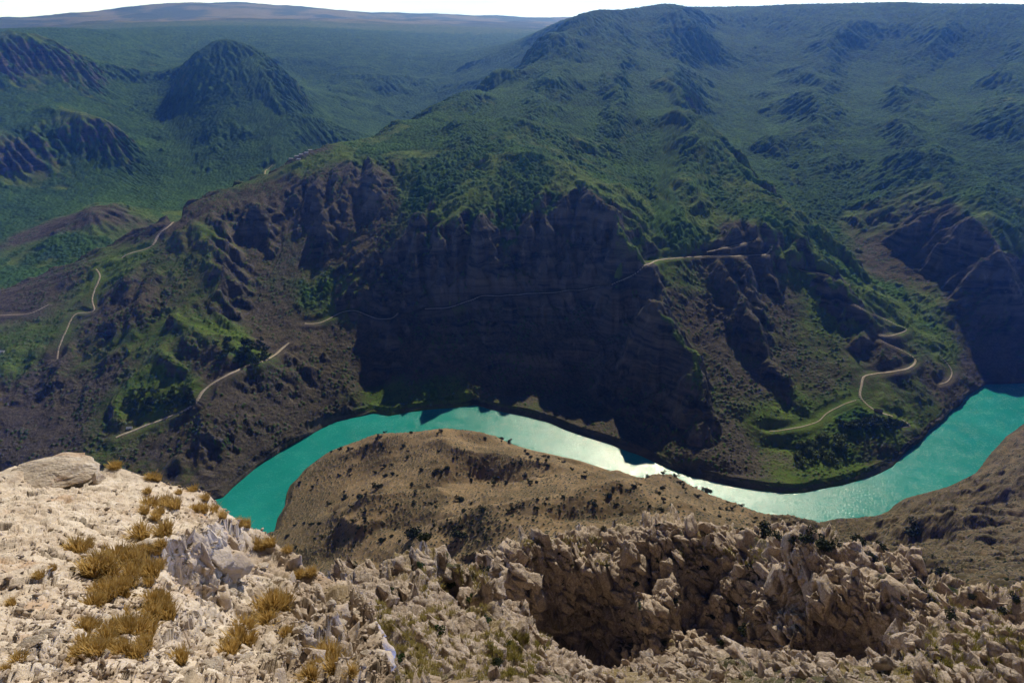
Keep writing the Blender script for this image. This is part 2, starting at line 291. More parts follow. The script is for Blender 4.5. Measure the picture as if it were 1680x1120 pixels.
NEARCRESTS = [
 (6,26,[(470,800),(540,765),(620,728),(690,716),(770,712),(870,728),(930,745)]),(16,24,[(558,836),(600,830),(670,815),(710,813),(760,822)]),(18,28,[(690,725),(740,742),(790,755),(870,770),(950,782)]),
 (16,26,[(760,822),(860,802),(950,788),(1060,772)]),(20,30,[(640,885),(700,868),(780,846),(870,836),(960,818),(1060,800),(1130,798),(1200,825)]),(16,26,[(560,840),(575,870),(600,895)]),(16,26,[(1180,830),(1240,858),(1310,875)]),
 (-17,24,[(640,812),(700,792),(780,782),(860,792),(930,790)]),(-18,24,[(600,868),(680,850),(760,835),(850,820),(950,803),(1040,790)]),(-14,22,[(520,840),(580,815),(640,795)]),(-16,26,[(900,745),(960,762),(1030,790)]),
 (-22,34,[(520,905),(590,905),(660,905),(740,890),(800,870)]),(-16,26,[(870,850),(960,840),(1060,822),(1130,828)]),
 (14,24,[(1400,875),(1500,860),(1600,850),(1680,835)]),(-14,22,[(1400,895),(1500,885),(1600,878)]),(16,24,[(1460,925),(1550,905),(1650,915)]),(12,22,[(1500,820),(1580,815),(1670,790)]),(-12,20,[(1480,840),(1580,835),(1680,810)]),
]
def line_field(lines, XX_, YY_, soft=1.0, r0=60):
    out = np.zeros(XX_.shape)
    for A_, wd, L_ in lines:
        L_ = np.array(L_, float); s_ = np.append(0, np.cumsum(np.hypot(*np.diff(L_, axis=0).T))); q = np.linspace(0, s_[-1], max(6, int(s_[-1]/8)))
        x_, y_ = hit(np.interp(q, s_, L_[:, 0]), np.interp(q, s_, L_[:, 1]), fn=base, r0=r0)
        mr = np.hypot(x_, y_); med = np.array([np.median(mr[max(0, i-3):i+4]) for i in range(len(mr))]); x_ *= med/mr; y_ *= med/mr
        m = (XX_ > x_.min()-3*wd) & (XX_ < x_.max()+3*wd) & (YY_ > y_.min()-3*wd) & (YY_ < y_.max()+3*wd)
        if not m.any(): continue
        xm, ym = XX_[m], YY_[m]; xm = xm+noise2(xm/(wd*1.3), ym/(wd*1.3), 7)*wd*.3; ym = ym+noise2(xm/(wd*1.3), ym/(wd*1.3), 9)*wd*.3
        best = np.full(xm.shape, 1e9); par = np.zeros(xm.shape)
        for i in range(len(x_)-1):
            vx, vy = x_[i+1]-x_[i], y_[i+1]-y_[i]; l2 = vx*vx+vy*vy+1e-6
            t_ = np.clip(((xm-x_[i])*vx+(ym-y_[i])*vy)/l2, 0, 1); d_ = np.hypot(xm-x_[i]-t_*vx, ym-y_[i]-t_*vy)
            n_ = d_ < best; best = np.where(n_, d_, best); par = np.where(n_, (i+t_)/(len(x_)-1), par)
        prof = np.exp(-np.sqrt(best*best+(wd*(.12 if wd < 75 else .6))**2)/(wd*.8))*(1.15 if wd < 75 else 1.9)
        out[m] += A_*(1.4 if wd >= 45 else 1.0)*prof*sst(-.05, .2, par)*sst(1.08, .75, par)
    return out
# where a sight line through photo pixel (u, v) meets the ground
def hit(u, v, r0=60, r1=14000, n=1400, fn=None):
    fn = fn or H1
    u = np.asarray(u, float); v = np.asarray(v, float)
    a = (u-840)/F; b = (560-v)/F; dy = CP+SP*b; dz = -SP+CP*b; hl = np.hypot(a, dy)
    r = np.geomspace(r0, r1, n)[None]
    x = (a/hl)[:, None]*r; y = (dy/hl)[:, None]*r; z = CAMZ+(dz/hl)[:, None]*r
    below = z < fn(x, y); k = np.argmax(below, axis=1); k = np.where(below.any(axis=1), np.maximum(k, 1), n-1)
    i = np.arange(len(u)); return x[i, k], y[i, k]

# ------------------------------------------------------------------ erosion of the mountain on a square grid
CELL = 6.0
EX0, EX1, EY0, EY1 = -2300.0, 2600.0, 300.0, 4700.0
ex = np.arange(EX0, EX1, CELL); ey = np.arange(EY0, EY1, CELL)
EXX, EYY = np.meshgrid(ex, ey)
HB0 = base(EXX, EYY).astype(np.float32)
HB0 = HB0+(line_field(CRESTS, EXX, EYY)*sst(2, 40, HB0)).astype(np.float32)
def blur0(a):
    for _ in range(6):
        p = np.pad(a, 3, mode='edge'); a = (p[:-6, 3:-3]+p[6:, 3:-3]+p[3:-3, :-6]+p[3:-3, 6:]+p[3:-3, 3:-3])/5
    return a
farness = sst(900, 3000, np.hypot(EXX, EYY)).astype(np.float32)
wx = fbm2(EXX/500, EYY/500, 3, 5)*90; wy = fbm2(EXX/500+9, EYY/500+4, 3, 8)*90
RRR = np.hypot(EXX, EYY)
top = 1-.8*sst(2500, 3100, RRR)*sst(-400, 100, EXX)              # the plateau rim is even
rough = ((ridged2((EXX+wx)/420, (EYY+wy)/420, 5, 11)-0.45)*(24+14*sst(3000, 4500, RRR)) + fbm2(EXX/120, EYY/120, 4, 21)*(5+6*farness))*top
# river banks in plan
def plan(rows): 
    o = []
    for u, v in rows:
        a, dy, dz = ray(u, v); t = -CAMZ/dz; o.append((a*t, dy*t))
    return o
FARB = [(-3200,640),(-1500,640),(-1000,640),(-700,675),(-500,720)]+plan([(365,817),(385,797),(420,767),(450,747),(475,731),(500,718),(530,702),(550,692),(575,686),(600,681),(612,677),(640,682),(675,675),(700,672),(740,669),(780,664),(800,670),(830,677),(860,682),(900,693),
   (930,706),(960,716),(1000,728),(1020,737),(1050,747),(1080,761),(1110,772),(1130,781),(1165,789),(1200,797),(1250,805),(1290,809),(1320,808),(1350,801),(1380,796),(1410,788),(1440,778),(1465,765),(1482,746),(1490,738),(1510,724),
   (1525,705),(1545,692),(1557,676),(1575,665),(1585,650),(1603,640),(1618,630),(1660,629),(1720,627)])+[(2200,1350),(3400,1500)]
NEARB = [(-3200,400),(-1500,440),(-1000,470),(-700,525),(-500,580),(-400,625)]+plan([(450,872),(455,850),(468,830),(470,812),(475,798),(490,785),(500,770),(530,752),(545,742)])+\
  [(ray(u,740)[0]/ray(u,740)[1]*Y, Y) for u, Y in ((565,866),(620,884),(690,892),(780,882),(870,858),(950,832),(1010,803),(1060,776),(1130,742),(1200,718),(1260,703),(1320,694))]+\
  plan([(1345,857),(1365,852),(1400,850),(1440,846),(1458,838),(1470,826),(1485,817),(1500,813),(1530,806),(1560,797),(1585,786),(1600,777),(1612,762),(1622,747),(1640,728),(1650,716),(1665,706),(1680,694),(1750,650)])+[(2300,1150),(3400,1300)]
def seg_dist(x, y, L):
    d = np.full(x.shape, 1e9); L = np.array(L)
    for (ax, ay), (bx, by) in zip(L[:-1], L[1:]):
        vx, vy = bx-ax, by-ay; t = np.clip(((x-ax)*vx+(y-ay)*vy)/(vx*vx+vy*vy), 0, 1)
        d = np.minimum(d, np.hypot(x-ax-t*vx, y-ay-t*vy))
    return d
def inside(x, y, poly):
    c = np.zeros(x.shape, bool); P = np.array(poly); Pn = np.roll(P, -1, 0)
    for (ax, ay), (bx, by) in zip(P, Pn):
        if ay == by: continue
        c ^= ((ay > y) != (by > y)) & (x < (bx-ax)*(y-ay)/(by-ay)+ax)
    return c
RC = 5.0
rx = np.arange(EX0-200, EX1+200, RC); ry = np.arange(300, 1500, RC); RXX, RYY = np.meshgrid(rx, ry)
_df = seg_dist(RXX, RYY, FARB); _dn = seg_dist(RXX, RYY, NEARB)
_in = inside(RXX, RYY, FARB+NEARB[::-1])
RS = np.where(_in, -1, 1)*np.minimum(_df, _dn)                                # signed distance, minus in the water
_fs = inside(RXX, RYY, FARB+[(6000,1500),(6000,9000),(-6000,9000),(-6000,640)])
FSD = np.where(_fs, 1, -1)*_df
def rsample(G, x, y, far):
    fx = (x-rx[0])/RC; fy = (y-ry[0])/RC
    return np.where((fy < len(ry)-1) & (fy > 0) & (fx > 0) & (fx < len(rx)-1), grid_sample(G, fx, fy), far)
FARSIDE = rsample(FSD, EXX, EYY, 1e3); FARSIDE = np.where(EYY < 310, -1e3, FARSIDE)
def channel(x, y, z, wob=0):
    d = rsample(RS, x, y, 300.)+wob
    land = np.maximum(z, np.minimum(.25+d*.9, 9+d*.02)); 
    fs_ = rsample(FSD, x, y, 1e3); cap_ = 6+fs_*.66; near_ = (fs_ > 0) & (fs_ < 260)
    land = np.where(near_, -np.log(np.exp(-np.clip(land-cap_, -200, 200)/9)+1)*9+land-0 if False else np.minimum(land, cap_+np.clip(land-cap_, 0, 400)*(.12+.88*sst(60, 250, fs_))), land)
    return np.where(d > 0, land, -1.2-np.minimum(-d*.4, 7))
upper = 1.25*sst(1500, 2300, RRR)*np.maximum(sst(.05, .14, np.hypot(*np.gradient(blur0(HB0), CELL))), .85*sst(-500, -900, EXX)*sst(1700, 2300, RRR))*(1-.85*sst(3000, 3400, RRR)*sst(-200, 200, EXX))
rough = rough+upper*(np.abs(noise2((EXX+wx*1.6)/430, (EYY+wy*1.6)/760, 301))*75+np.abs(noise2((EXX+wx)/170, (EYY+wy)/240, 302))*16-22)
rough = rough*(1-.9*np.exp(-((EXX+1260)**2+(EYY-3250)**2)/620**2))
amp = sst(0, 70, HB0)*(0.1+0.9*sst(-10, 60, FARSIDE))
def gul(c, l, s_): return ridged2(c/88, l/420, 3, s_, .5)-.5
gA = gul(EXX+wx*.5, EYY+wy, 201); gB = gul((EXX+EYY)*.75+wx*.4, (EXX-EYY)*.75, 202); gC = gul(EXX+.3*EYY+wx*.4, EYY, 203)
wl = 1-sst(-520, -330, EXX); wr = sst(200, 380, EXX)
gg = gA*(1-wl-wr).clip(0, 1)+gB*wl+gC*wr
sl0 = sst(.22, .5, np.hypot(*np.gradient(HB0, CELL)))*(1-.75*sst(1700, 2500, RRR))
hh = HB0 + rough*amp*0.75 + gg*24*sl0*amp
SLP = np.hypot(*np.gradient(HB0, CELL))
def blur(a, k=1):
    for _ in range(k):
        p = np.pad(a, 1, mode='edge')
        a = (p[:-2, 1:-1]+p[2:, 1:-1]+p[1:-1, :-2]+p[1:-1, 2:]+4*p[1:-1, 1:-1])/8
    return a
flow = np.zeros_like(hh)
def erode(h, n, batches, steps, seed, cap=4.0, ero=0.3, dep=0.25):
    rng = np.random.default_rng(seed); H_, W_ = h.shape; global flow
    for b in range(batches):
        x = rng.random(n)*(W_-4)+2; y = rng.random(n)*(H_-4)+2
        dx = np.zeros(n); dy = np.zeros(n); v = np.ones(n); wat = np.ones(n); sed = np.zeros(n)
        hf = h.ravel()
        D = np.zeros(h.size)
        for s in range(steps):
            i = x.astype(np.int64); j = y.astype(np.int64); u = x-i; q = y-j; k = j*W_+i
            h00 = hf[k]; h10 = hf[k+1]; h01 = hf[k+W_]; h11 = hf[k+W_+1]
            gx = (h10-h00)*(1-q)+(h11-h01)*q; gy = (h01-h00)*(1-u)+(h11-h10)*u
            z0 = (h00*(1-u)+h10*u)*(1-q)+(h01*(1-u)+h11*u)*q
            dx = dx*0.12-gx*0.88; dy = dy*0.12-gy*0.88
            l = np.hypot(dx, dy)+1e-9; dx /= l; dy /= l
            nx = np.clip(x+dx, 1, W_-3); ny = np.clip(y+dy, 1, H_-3)
            i2 = nx.astype(np.int64); j2 = ny.astype(np.int64); u2 = nx-i2; q2 = ny-j2; k2 = j2*W_+i2
            z1 = (hf[k2]*(1-u2)+hf[k2+1]*u2)*(1-q2)+(hf[k2+W_]*(1-u2)+hf[k2+W_+1]*u2)*q2
            dh = z1-z0
            c = np.clip(-dh, 0.05, 6)*v*wat*cap*0.25
            up = dh > 0
            dep_amt = np.where(up, np.minimum(dh, sed), np.where(sed > c, (sed-c)*dep, 0))
            ero_amt = np.where((~up) & (sed <= c), np.minimum((c-sed)*ero, -dh*0.6), 0)
            sed += ero_amt-dep_amt; d = dep_amt-ero_amt
            w00 = (1-u)*(1-q); w10 = u*(1-q); w01 = (1-u)*q; w11 = u*q
            D += np.bincount(k, d*w00, D.size)+np.bincount(k+1, d*w10, D.size)+np.bincount(k+W_, d*w01, D.size)+np.bincount(k+W_+1, d*w11, D.size)
            if s % 4 == 0: flow += np.bincount(k, wat, D.size).reshape(h.shape)
            if s % 8 == 7: hf = hf+D; D[:] = 0
            v = np.sqrt(np.clip(v*v*0.9-dh*0.2, 0.05, 9)); wat *= 0.985
            x, y = nx, ny
        h = (hf+D).reshape(h.shape)
        h = h+ (blur(h)-h)*0.12
    return h
hh = erode(hh.astype(np.float64), 30000, 26, 80, 3, cap=6.0)
hh = hh.astype(np.float32)
flow = np.log1p(blur(flow, 2)).astype(np.float32)
HBASE = base(EXX, EYY).astype(np.float32)
FMED, FSTD = float(np.median(flow)), float(flow.std())
DZ = np.clip(hh-HBASE, -110, 110); _m = blur(DZ, 10); DZ = np.clip(DZ, _m-12, _m+12)
edge = np.minimum(sst(0, 250, EXX-EX0)*sst(0, 250, EX1-EXX), sst(0, 150, EYY-EY0)*sst(0, 400, EY1-EYY))
rr = np.hypot(EXX, EYY)
side = (RIVD < 400) if False else sst(-20, 30, FARSIDE)
bankfix = sst(-2, 30, HB0)                       # leave the river line where it was surveyed
DZ = DZ*edge*bankfix*(0.12+0.88*side)
# horizontal beds in the steep cliffs
hcur = HBASE+DZ
steep = sst(0.55, 1.0, blur(np.hypot(*np.gradient(hcur, CELL)), 2))
def beds(z, per):
    t = z/per; f = t-np.floor(t); return (np.floor(t)+sst(0.25, 0.75, f)-t)*per
warpz = fbm2(EXX/300, EYY/300, 3, 31)*14
DZ = DZ+steep*bankfix*edge*(beds(hcur+warpz, 26)*0.25 + beds(hcur+warpz*1.3, 9)*0.25)

def ero(x, y): return grid_sample(DZ, (x-EX0)/CELL, (y-EY0)/CELL)*((x > EX0) & (x < EX1) & (y > EY0) & (y < EY1))
def esample(G, x, y): return grid_sample(G, (x-EX0)/CELL, (y-EY0)/CELL)*((x > EX0) & (x < EX1) & (y > EY0) & (y < EY1))
def H1(x, y): return channel(x, y, base(x, y)+ero(x, y))

# ------------------------------------------------------------------ roads cut into the slopes
ROADS = [
 ('dirt_road', 5.0, 'road', [(285,338),(288,352),(284,368),(262,380),(255,395),(250,408),(225,413),(205,416),(200,426)]),
 ('dirt_road', 3.0, 'road', [(157,440),(167,452),(158,470),(150,490),(152,503),(160,510),(145,515),(122,512),(108,545),(96,570),(95,592)]),
 ('dirt_road', 5.5, 'road', [(190,717),(225,705),(270,687),(320,668),(330,645),(345,632),(380,612),(420,597),(450,585),(468,568),(474,560)]),
 ('dirt_road', 3.6, 'road', [(500,531),(525,532),(545,522),(560,511),(585,508),(605,520),(625,528),(645,527),(653,512)]),
 ('dirt_road', 4.6, 'road', [(697,505),(735,510),(760,497),(790,488),(830,486),(880,482),(940,478),(1000,471),(1025,460),(1050,445),(1062,432),(1090,426),(1140,422),(1200,420),(1258,421),(1266,408),(1268,398)]),
 ('dirt_road', 3.2, 'road', [(1308,446),(1330,448),(1362,452),(1370,460)]),
 ('dirt_track', 2.6, 'road', [(1400,500),(1440,520),(1475,535),(1493,542),(1470,550),(1445,554)]),
 ('dirt_road', 3.8, 'road', [(1445,560),(1480,575),(1505,590),(1500,602),(1470,610),(1435,614),(1414,616),(1415,630),(1408,650),(1425,668),(1440,676),(1465,682)]),
 ('dirt_track', 2.2, 'road', [(1262,710),(1300,704),(1345,693),(1352,680),(1375,668),(1405,655)]),
 ('dirt_track', 2.4, 'road', [(1475,705),(1500,700),(1478,690)]),
 ('dirt_track', 2.6, 'road', [(0,517),(50,516),(80,500)]),
 ('dirt_track', 2.2, 'road', [(1540,580),(1565,612),(1555,628),(1540,634)]),
 ('dirt_road', 3.5, 'road', [(1160,415),(1200,405),(1230,400),(1242,392)]),
 ('dirt_track', 4.0, 'road', [(430,288),(438,282),(447,270)]),
]
paths = []
roadh = np.zeros_like(HB0); roadw = np.zeros_like(HB0)
for name, wd, kd, px in ROADS:
    px = np.array(px, float); seg = np.hypot(*np.diff(px, axis=0).T); s = np.append(0, np.cumsum(seg))
    m = max(8, int(s[-1]/5)); q = np.linspace(0, s[-1], m)
    u = np.interp(q, s, px[:, 0]); v = np.interp(q, s, px[:, 1])
    # round the corners a little
    for _ in range(2):
        u[1:-1] = (u[:-2]+2*u[1:-1]+u[2:])/4; v[1:-1] = (v[:-2]+2*v[1:-1]+v[2:])/4
    x, y = hit(u, v); rr_ = np.hypot(x, y)
    med = np.array([np.median(rr_[max(0, i-3):i+4]) for i in range(m)])
    k_ = med/rr_; x = x*k_; y = y*k_
    for _ in range(2):
        x[1:-1] = (x[:-2]+2*x[1:-1]+x[2:])/4; y[1:-1] = (y[:-2]+2*y[1:-1]+y[2:])/4
    z = H1(x, y)
    # height from the sight line itself, so that the road stays in its place in the view
    a_, dy_, dz_ = (u-840)/F, CP+SP*(560-v)/F, -SP+CP*(560-v)/F
    zs = CAMZ+dz_*np.hypot(x, y)/np.hypot(a_, dy_)
    z = 0.5*z+0.5*zs
    for _ in range(6): z[1:-1] = (z[:-2]+2*z[1:-1]+z[2:])/4
    paths.append([name, wd, x, y, z])

def poly_resample(x, y, z, d):
    s = np.append(0, np.cumsum(np.sqrt(np.diff(x)**2+np.diff(y)**2))); m = max(4, int(s[-1]/d)); q = np.linspace(0, s[-1], m)
    return np.interp(q, s, x), np.interp(q, s, y), np.interp(q, s, z)
RP = []
for name, wd, x, y, z in paths:
    a, b, c = poly_resample(x, y, z, 4.0); RP.append(np.stack([a, b, c, np.full_like(a, wd)], 1))
RPA = np.concatenate(RP)
def road_field(x, y):
    """flatten a bench for the roads: returns weight and height (world space, by nearest road point)"""
    sh = x.shape; x = x.ravel(); y = y.ravel()
    wgt = np.zeros(x.shape, np.float32); hz = np.zeros(x.shape, np.float32)
    cs = 40.0
    near = {}
    ci = np.floor(RPA[:, 0]/cs).astype(int); cj = np.floor(RPA[:, 1]/cs).astype(int)
    for k, (i, j) in enumerate(zip(ci, cj)):
        for di in (-1, 0, 1):
            for dj in (-1, 0, 1): near.setdefault((i+di, j+dj), []).append(k)
    key = (np.floor(x/cs).astype(np.int64)+100000)*1000000+(np.floor(y/cs).astype(np.int64)+100000)
    order = np.argsort(key, kind='stable'); ks = key[order]
    for (i, j), idx in near.items():
        kk = (i+100000)*1000000+(j+100000)
        a, b = np.searchsorted(ks, kk), np.searchsorted(ks, kk, 'right')
        if a == b: continue
        o = order[a:b]; P = RPA[idx]
        d = np.hypot(x[o][:, None]-P[None, :, 0], y[o][:, None]-P[None, :, 1]); m = d.argmin(1); dm = d[np.arange(len(o)), m]
        wd = P[m, 3]; wgt[o] = 1-sst(wd*0.5+2.5, wd*0.5+17, dm); hz[o] = P[m, 2]
    return wgt.reshape(sh), hz.reshape(sh)

# ------------------------------------------------------------------ ground cover map: (u, v, forest, grass, bare, tone)
COVER = [
 # f g b  (bare = naked rock / scree).   upper slopes forest
 (300,20,0,1,0),(100,42,0,.9,.1),(600,38,0,.6,.4),(800,38,0,.7,.3),(500,36,.2,.8,0),(380,70,1,0,0),(370,150,1,.1,0),(450,150,1,.1,0),(300,200,1,.2,0),(250,260,1,.3,0),(200,300,.75,.6,0),(150,330,.7,.5,0),(250,330,.6,.7,0),
 (60,110,.4,0,.6),(120,140,.8,.2,.1),(160,200,.5,.2,.4),(60,260,.3,.1,.6),(100,240,.8,.2,.1),(30,350,1,.2,0),(100,400,.8,.4,.1),(0,200,1,.2,0),(106,366,.0,.3,1),(600,120,1,0,0),(700,90,1,0,0),(520,100,1,0,0),(500,60,.9,.1,0),(200,60,.9,.4,0),(50,70,.7,.6,0),
 (950,60,1,.3,0),(1100,60,1,.1,0),(1250,80,1,0,0),(1400,60,1,0,0),(1600,60,1,0,0),(1500,150,.9,.2,0),(1350,170,1,.3,0),(1650,130,.8,.4,0),(1600,180,.8,.4,0),(1400,240,.9,.1,0),(1550,260,1,0,0),(1650,260,1,0,0),
 (850,150,.9,.5,0),(750,190,.8,.5,0),(900,200,1,.2,0),(1000,180,1,.2,0),(1050,240,.8,.5,0),(950,255,.6,.8,0),(850,260,.8,.5,0),(700,230,.9,.3,0),(600,240,.6,.7,0),(500,265,.5,.6,.2),(420,295,.5,.6,.2),(350,325,.3,.4,.6),(1150,220,.8,.6,0),(1230,290,.7,.9,0),(1150,300,.7,.8,0),(1000,320,.5,1,0),(1080,370,.5,1,0),(1150,390,.4,1,0),(1030,400,.2,1,0),(1250,350,.8,.5,0),
 (1330,380,.7,.7,0),(1420,450,.6,1,0),(1500,520,.3,1,0),(1550,570,.2,.6,.2),(1300,430,.4,.8,.1),(1210,378,0,.3,.9),(1180,410,0,.3,.8),
 # cliffs
 (450,330,.1,.1,.9),(520,330,.1,.1,.9),(600,320,.1,.1,.9),(500,400,.35,.3,.6),(600,400,.2,.3,.8),(430,380,.2,.2,.8),(700,300,.8,.2,.2),(780,330,.6,.2,.3),(850,330,.7,.1,.2),(720,380,.5,.4,.4),(800,400,.4,.1,.6),(900,350,.5,.3,.5),(950,380,0,.1,1),(900,420,.2,.1,.8),(970,420,.3,.2,.6),(540,480,.4,.3,.4),(650,470,.3,.3,.7),(750,470,.35,.5,.5),(850,520,.3,.4,.7),(950,540,0,0,1),(1050,550,0,.1,.9),(620,600,0,.1,.9),(700,570,0,0,1),(530,580,.2,.2,.8),(780,600,.2,.2,.7),
 (640,650,.3,.6,.3),(720,650,.35,.6,.25),(850,670,.1,.3,.6),(950,660,.1,.3,.7),(1000,640,0,.3,.8),(1050,700,.1,.3,.7),(1100,740,.1,.4,.6),(1100,650,0,.3,.8),
 (1090,550,.1,.9,.2),(1140,620,.1,.8,.3),(1180,700,.1,.4,.6),(1050,500,0,.5,.7),
 (1130,460,.2,.5,.4),(1200,450,.1,.2,.8),(1150,520,.1,.2,.8),(1240,450,0,.2,1),(1200,560,.1,.3,.7),(1280,500,.1,.3,.7),(1300,580,.1,.4,.5),(1350,520,.4,.5,.3),(1250,620,.1,.3,.7),(1350,620,.2,.4,.5),(1280,680,.1,.6,.4),(1200,740,0,.3,.8),(1280,760,.1,.5,.5),(1350,735,.3,1,0),(1330,700,.2,.9,.1),(1420,695,.8,.9,0),(1440,740,.1,.4,.6),(1350,780,.1,.5,.4),(1450,590,.1,.3,.7),(1500,640,.1,.5,.5),(1440,640,.1,.4,.6),(1550,640,.1,.2,.7),(1480,690,.1,.6,.4),(1600,610,0,.1,.9),
 (1560,420,.2,.2,.7),(1450,350,.4,.1,.5),(1530,350,.2,.3,.6),(1480,440,.2,.2,.8),(1600,440,0,.2,1),(1650,470,0,.3,.9),(1540,480,.3,.5,.4),(1600,520,.2,.3,.6),(1650,550,0,.1,.9),(1650,380,.7,.3,.1),(1620,330,.9,.2,0),(1400,320,.8,.2,.1),(1500,390,.1,.1,.8),
 (60,470,.1,.3,.8),(0,490,0,.3,1),(100,450,.1,.5,.5),(200,430,.3,.7,.2),(280,400,.2,.5,.5),(330,380,.2,.5,.5),(250,440,.1,.45,.5),(350,440,.1,.4,.5),(380,480,.2,.5,.4),(420,510,.1,.4,.7),(200,500,.05,.3,.7),(120,500,.2,.4,.5),(280,560,.2,.4,.5),(380,550,.4,.6,.3),(400,580,.6,.6,.1),(360,600,.0,.4,.8),(440,560,0,.3,.9),(200,580,.1,.4,.5),(100,600,.1,.4,.6),(30,580,.2,.6,.3),(250,650,.5,.5,.2),(150,660,.2,.2,.6),(300,640,.4,.5,.3),(50,680,.1,.2,.8),(200,700,.3,.4,.4),(280,740,.1,.4,.7),(350,700,.2,.4,.6),(450,650,.1,.2,.8),(400,680,.1,.3,.8),(500,660,.1,.3,.7),(380,760,.1,.3,.8),(60,740,.1,.1,.9),
 (285,355,0,.2,.9),(430,290,0,.3,.8),(490,258,0,.2,.9),
]
CV = np.array(COVER, float)
cx_, cy_ = hit(CV[:, 0], CV[:, 1]); ct, cr = to_tr(cx_, cy_)
NCT, NCR = 260, 420
cgt = np.linspace(-0.85, 0.85, NCT); cgr = np.linspace(math.log(500), math.log(R1), NCR)
CG = np.zeros((NCR, NCT, 3), np.float32)
for i in range(NCR):
    d2 = (cgt[:, None]-ct[None])**2+(cgr[i]-cr[None])**2
    k_ = 1/(d2+0.0006)**2; CG[i] = (k_ @ CV[:, 2:5])/k_.sum(1)[:, None]
def cover(x, y):
    t, r = to_tr(x, y); fx = (t+0.85)/1.7*(NCT-1); fy = (r-cgr[0])/(cgr[-1]-cgr[0])*(NCR-1)
    return [grid_sample(CG[:, :, k], fx, fy) for k in range(3)]

# ------------------------------------------------------------------ helpers for meshes
def link_mesh(name, verts, faces, mat=None, parent=None, attrs=None, smooth=False, quads=True):
    me = bpy.data.meshes.new(name)
    verts = np.asarray(verts, np.float32); faces = np.asarray(faces, np.int32)
    nf, k = faces.shape
    me.vertices.add(len(verts)); me.vertices.foreach_set('co', verts.ravel())
    me.loops.add(nf*k); me.loops.foreach_set('vertex_index', faces.ravel())
    me.polygons.add(nf); me.polygons.foreach_set('loop_start', np.arange(0, nf*k, k, dtype=np.int32))
    if smooth: me.polygons.foreach_set('use_smooth', np.ones(nf, bool))
    me.update(calc_edges=True)
    for an, av in (attrs or {}).items():
        at = me.attributes.new(an, 'FLOAT', 'POINT'); at.data.foreach_set('value', np.asarray(av, np.float32).ravel())
    if mat: me.materials.append(mat)
    o = bpy.data.objects.new(name, me); C.objects.link(o)
    if parent: o.parent = parent
    return o
def grid_faces(nr, nc):
    i = np.arange((nr-1)*nc).reshape(nr-1, nc)[:, :-1].ravel()
    return np.stack([i, i+1, i+nc+1, i+nc], 1)
def grid_normals(P):
    du = np.empty_like(P); dv = np.empty_like(P)
    du[:, 1:-1] = P[:, 2:]-P[:, :-2]; du[:, 0] = P[:, 1]-P[:, 0]; du[:, -1] = P[:, -1]-P[:, -2]
    dv[1:-1] = P[2:]-P[:-2]; dv[0] = P[1]-P[0]; dv[-1] = P[-1]-P[-2]
    N = np.cross(du, dv); N /= np.linalg.norm(N, axis=2, keepdims=True)+1e-12
    return np.where(N[..., 2:3] < 0, -N, N)
def tag(o, label=None, cat=None, group=None, kind=None):
    if label: o['label'] = label
    if cat: o['category'] = cat
    if group: o['group'] = group
    if kind: o['kind'] = kind
    return o

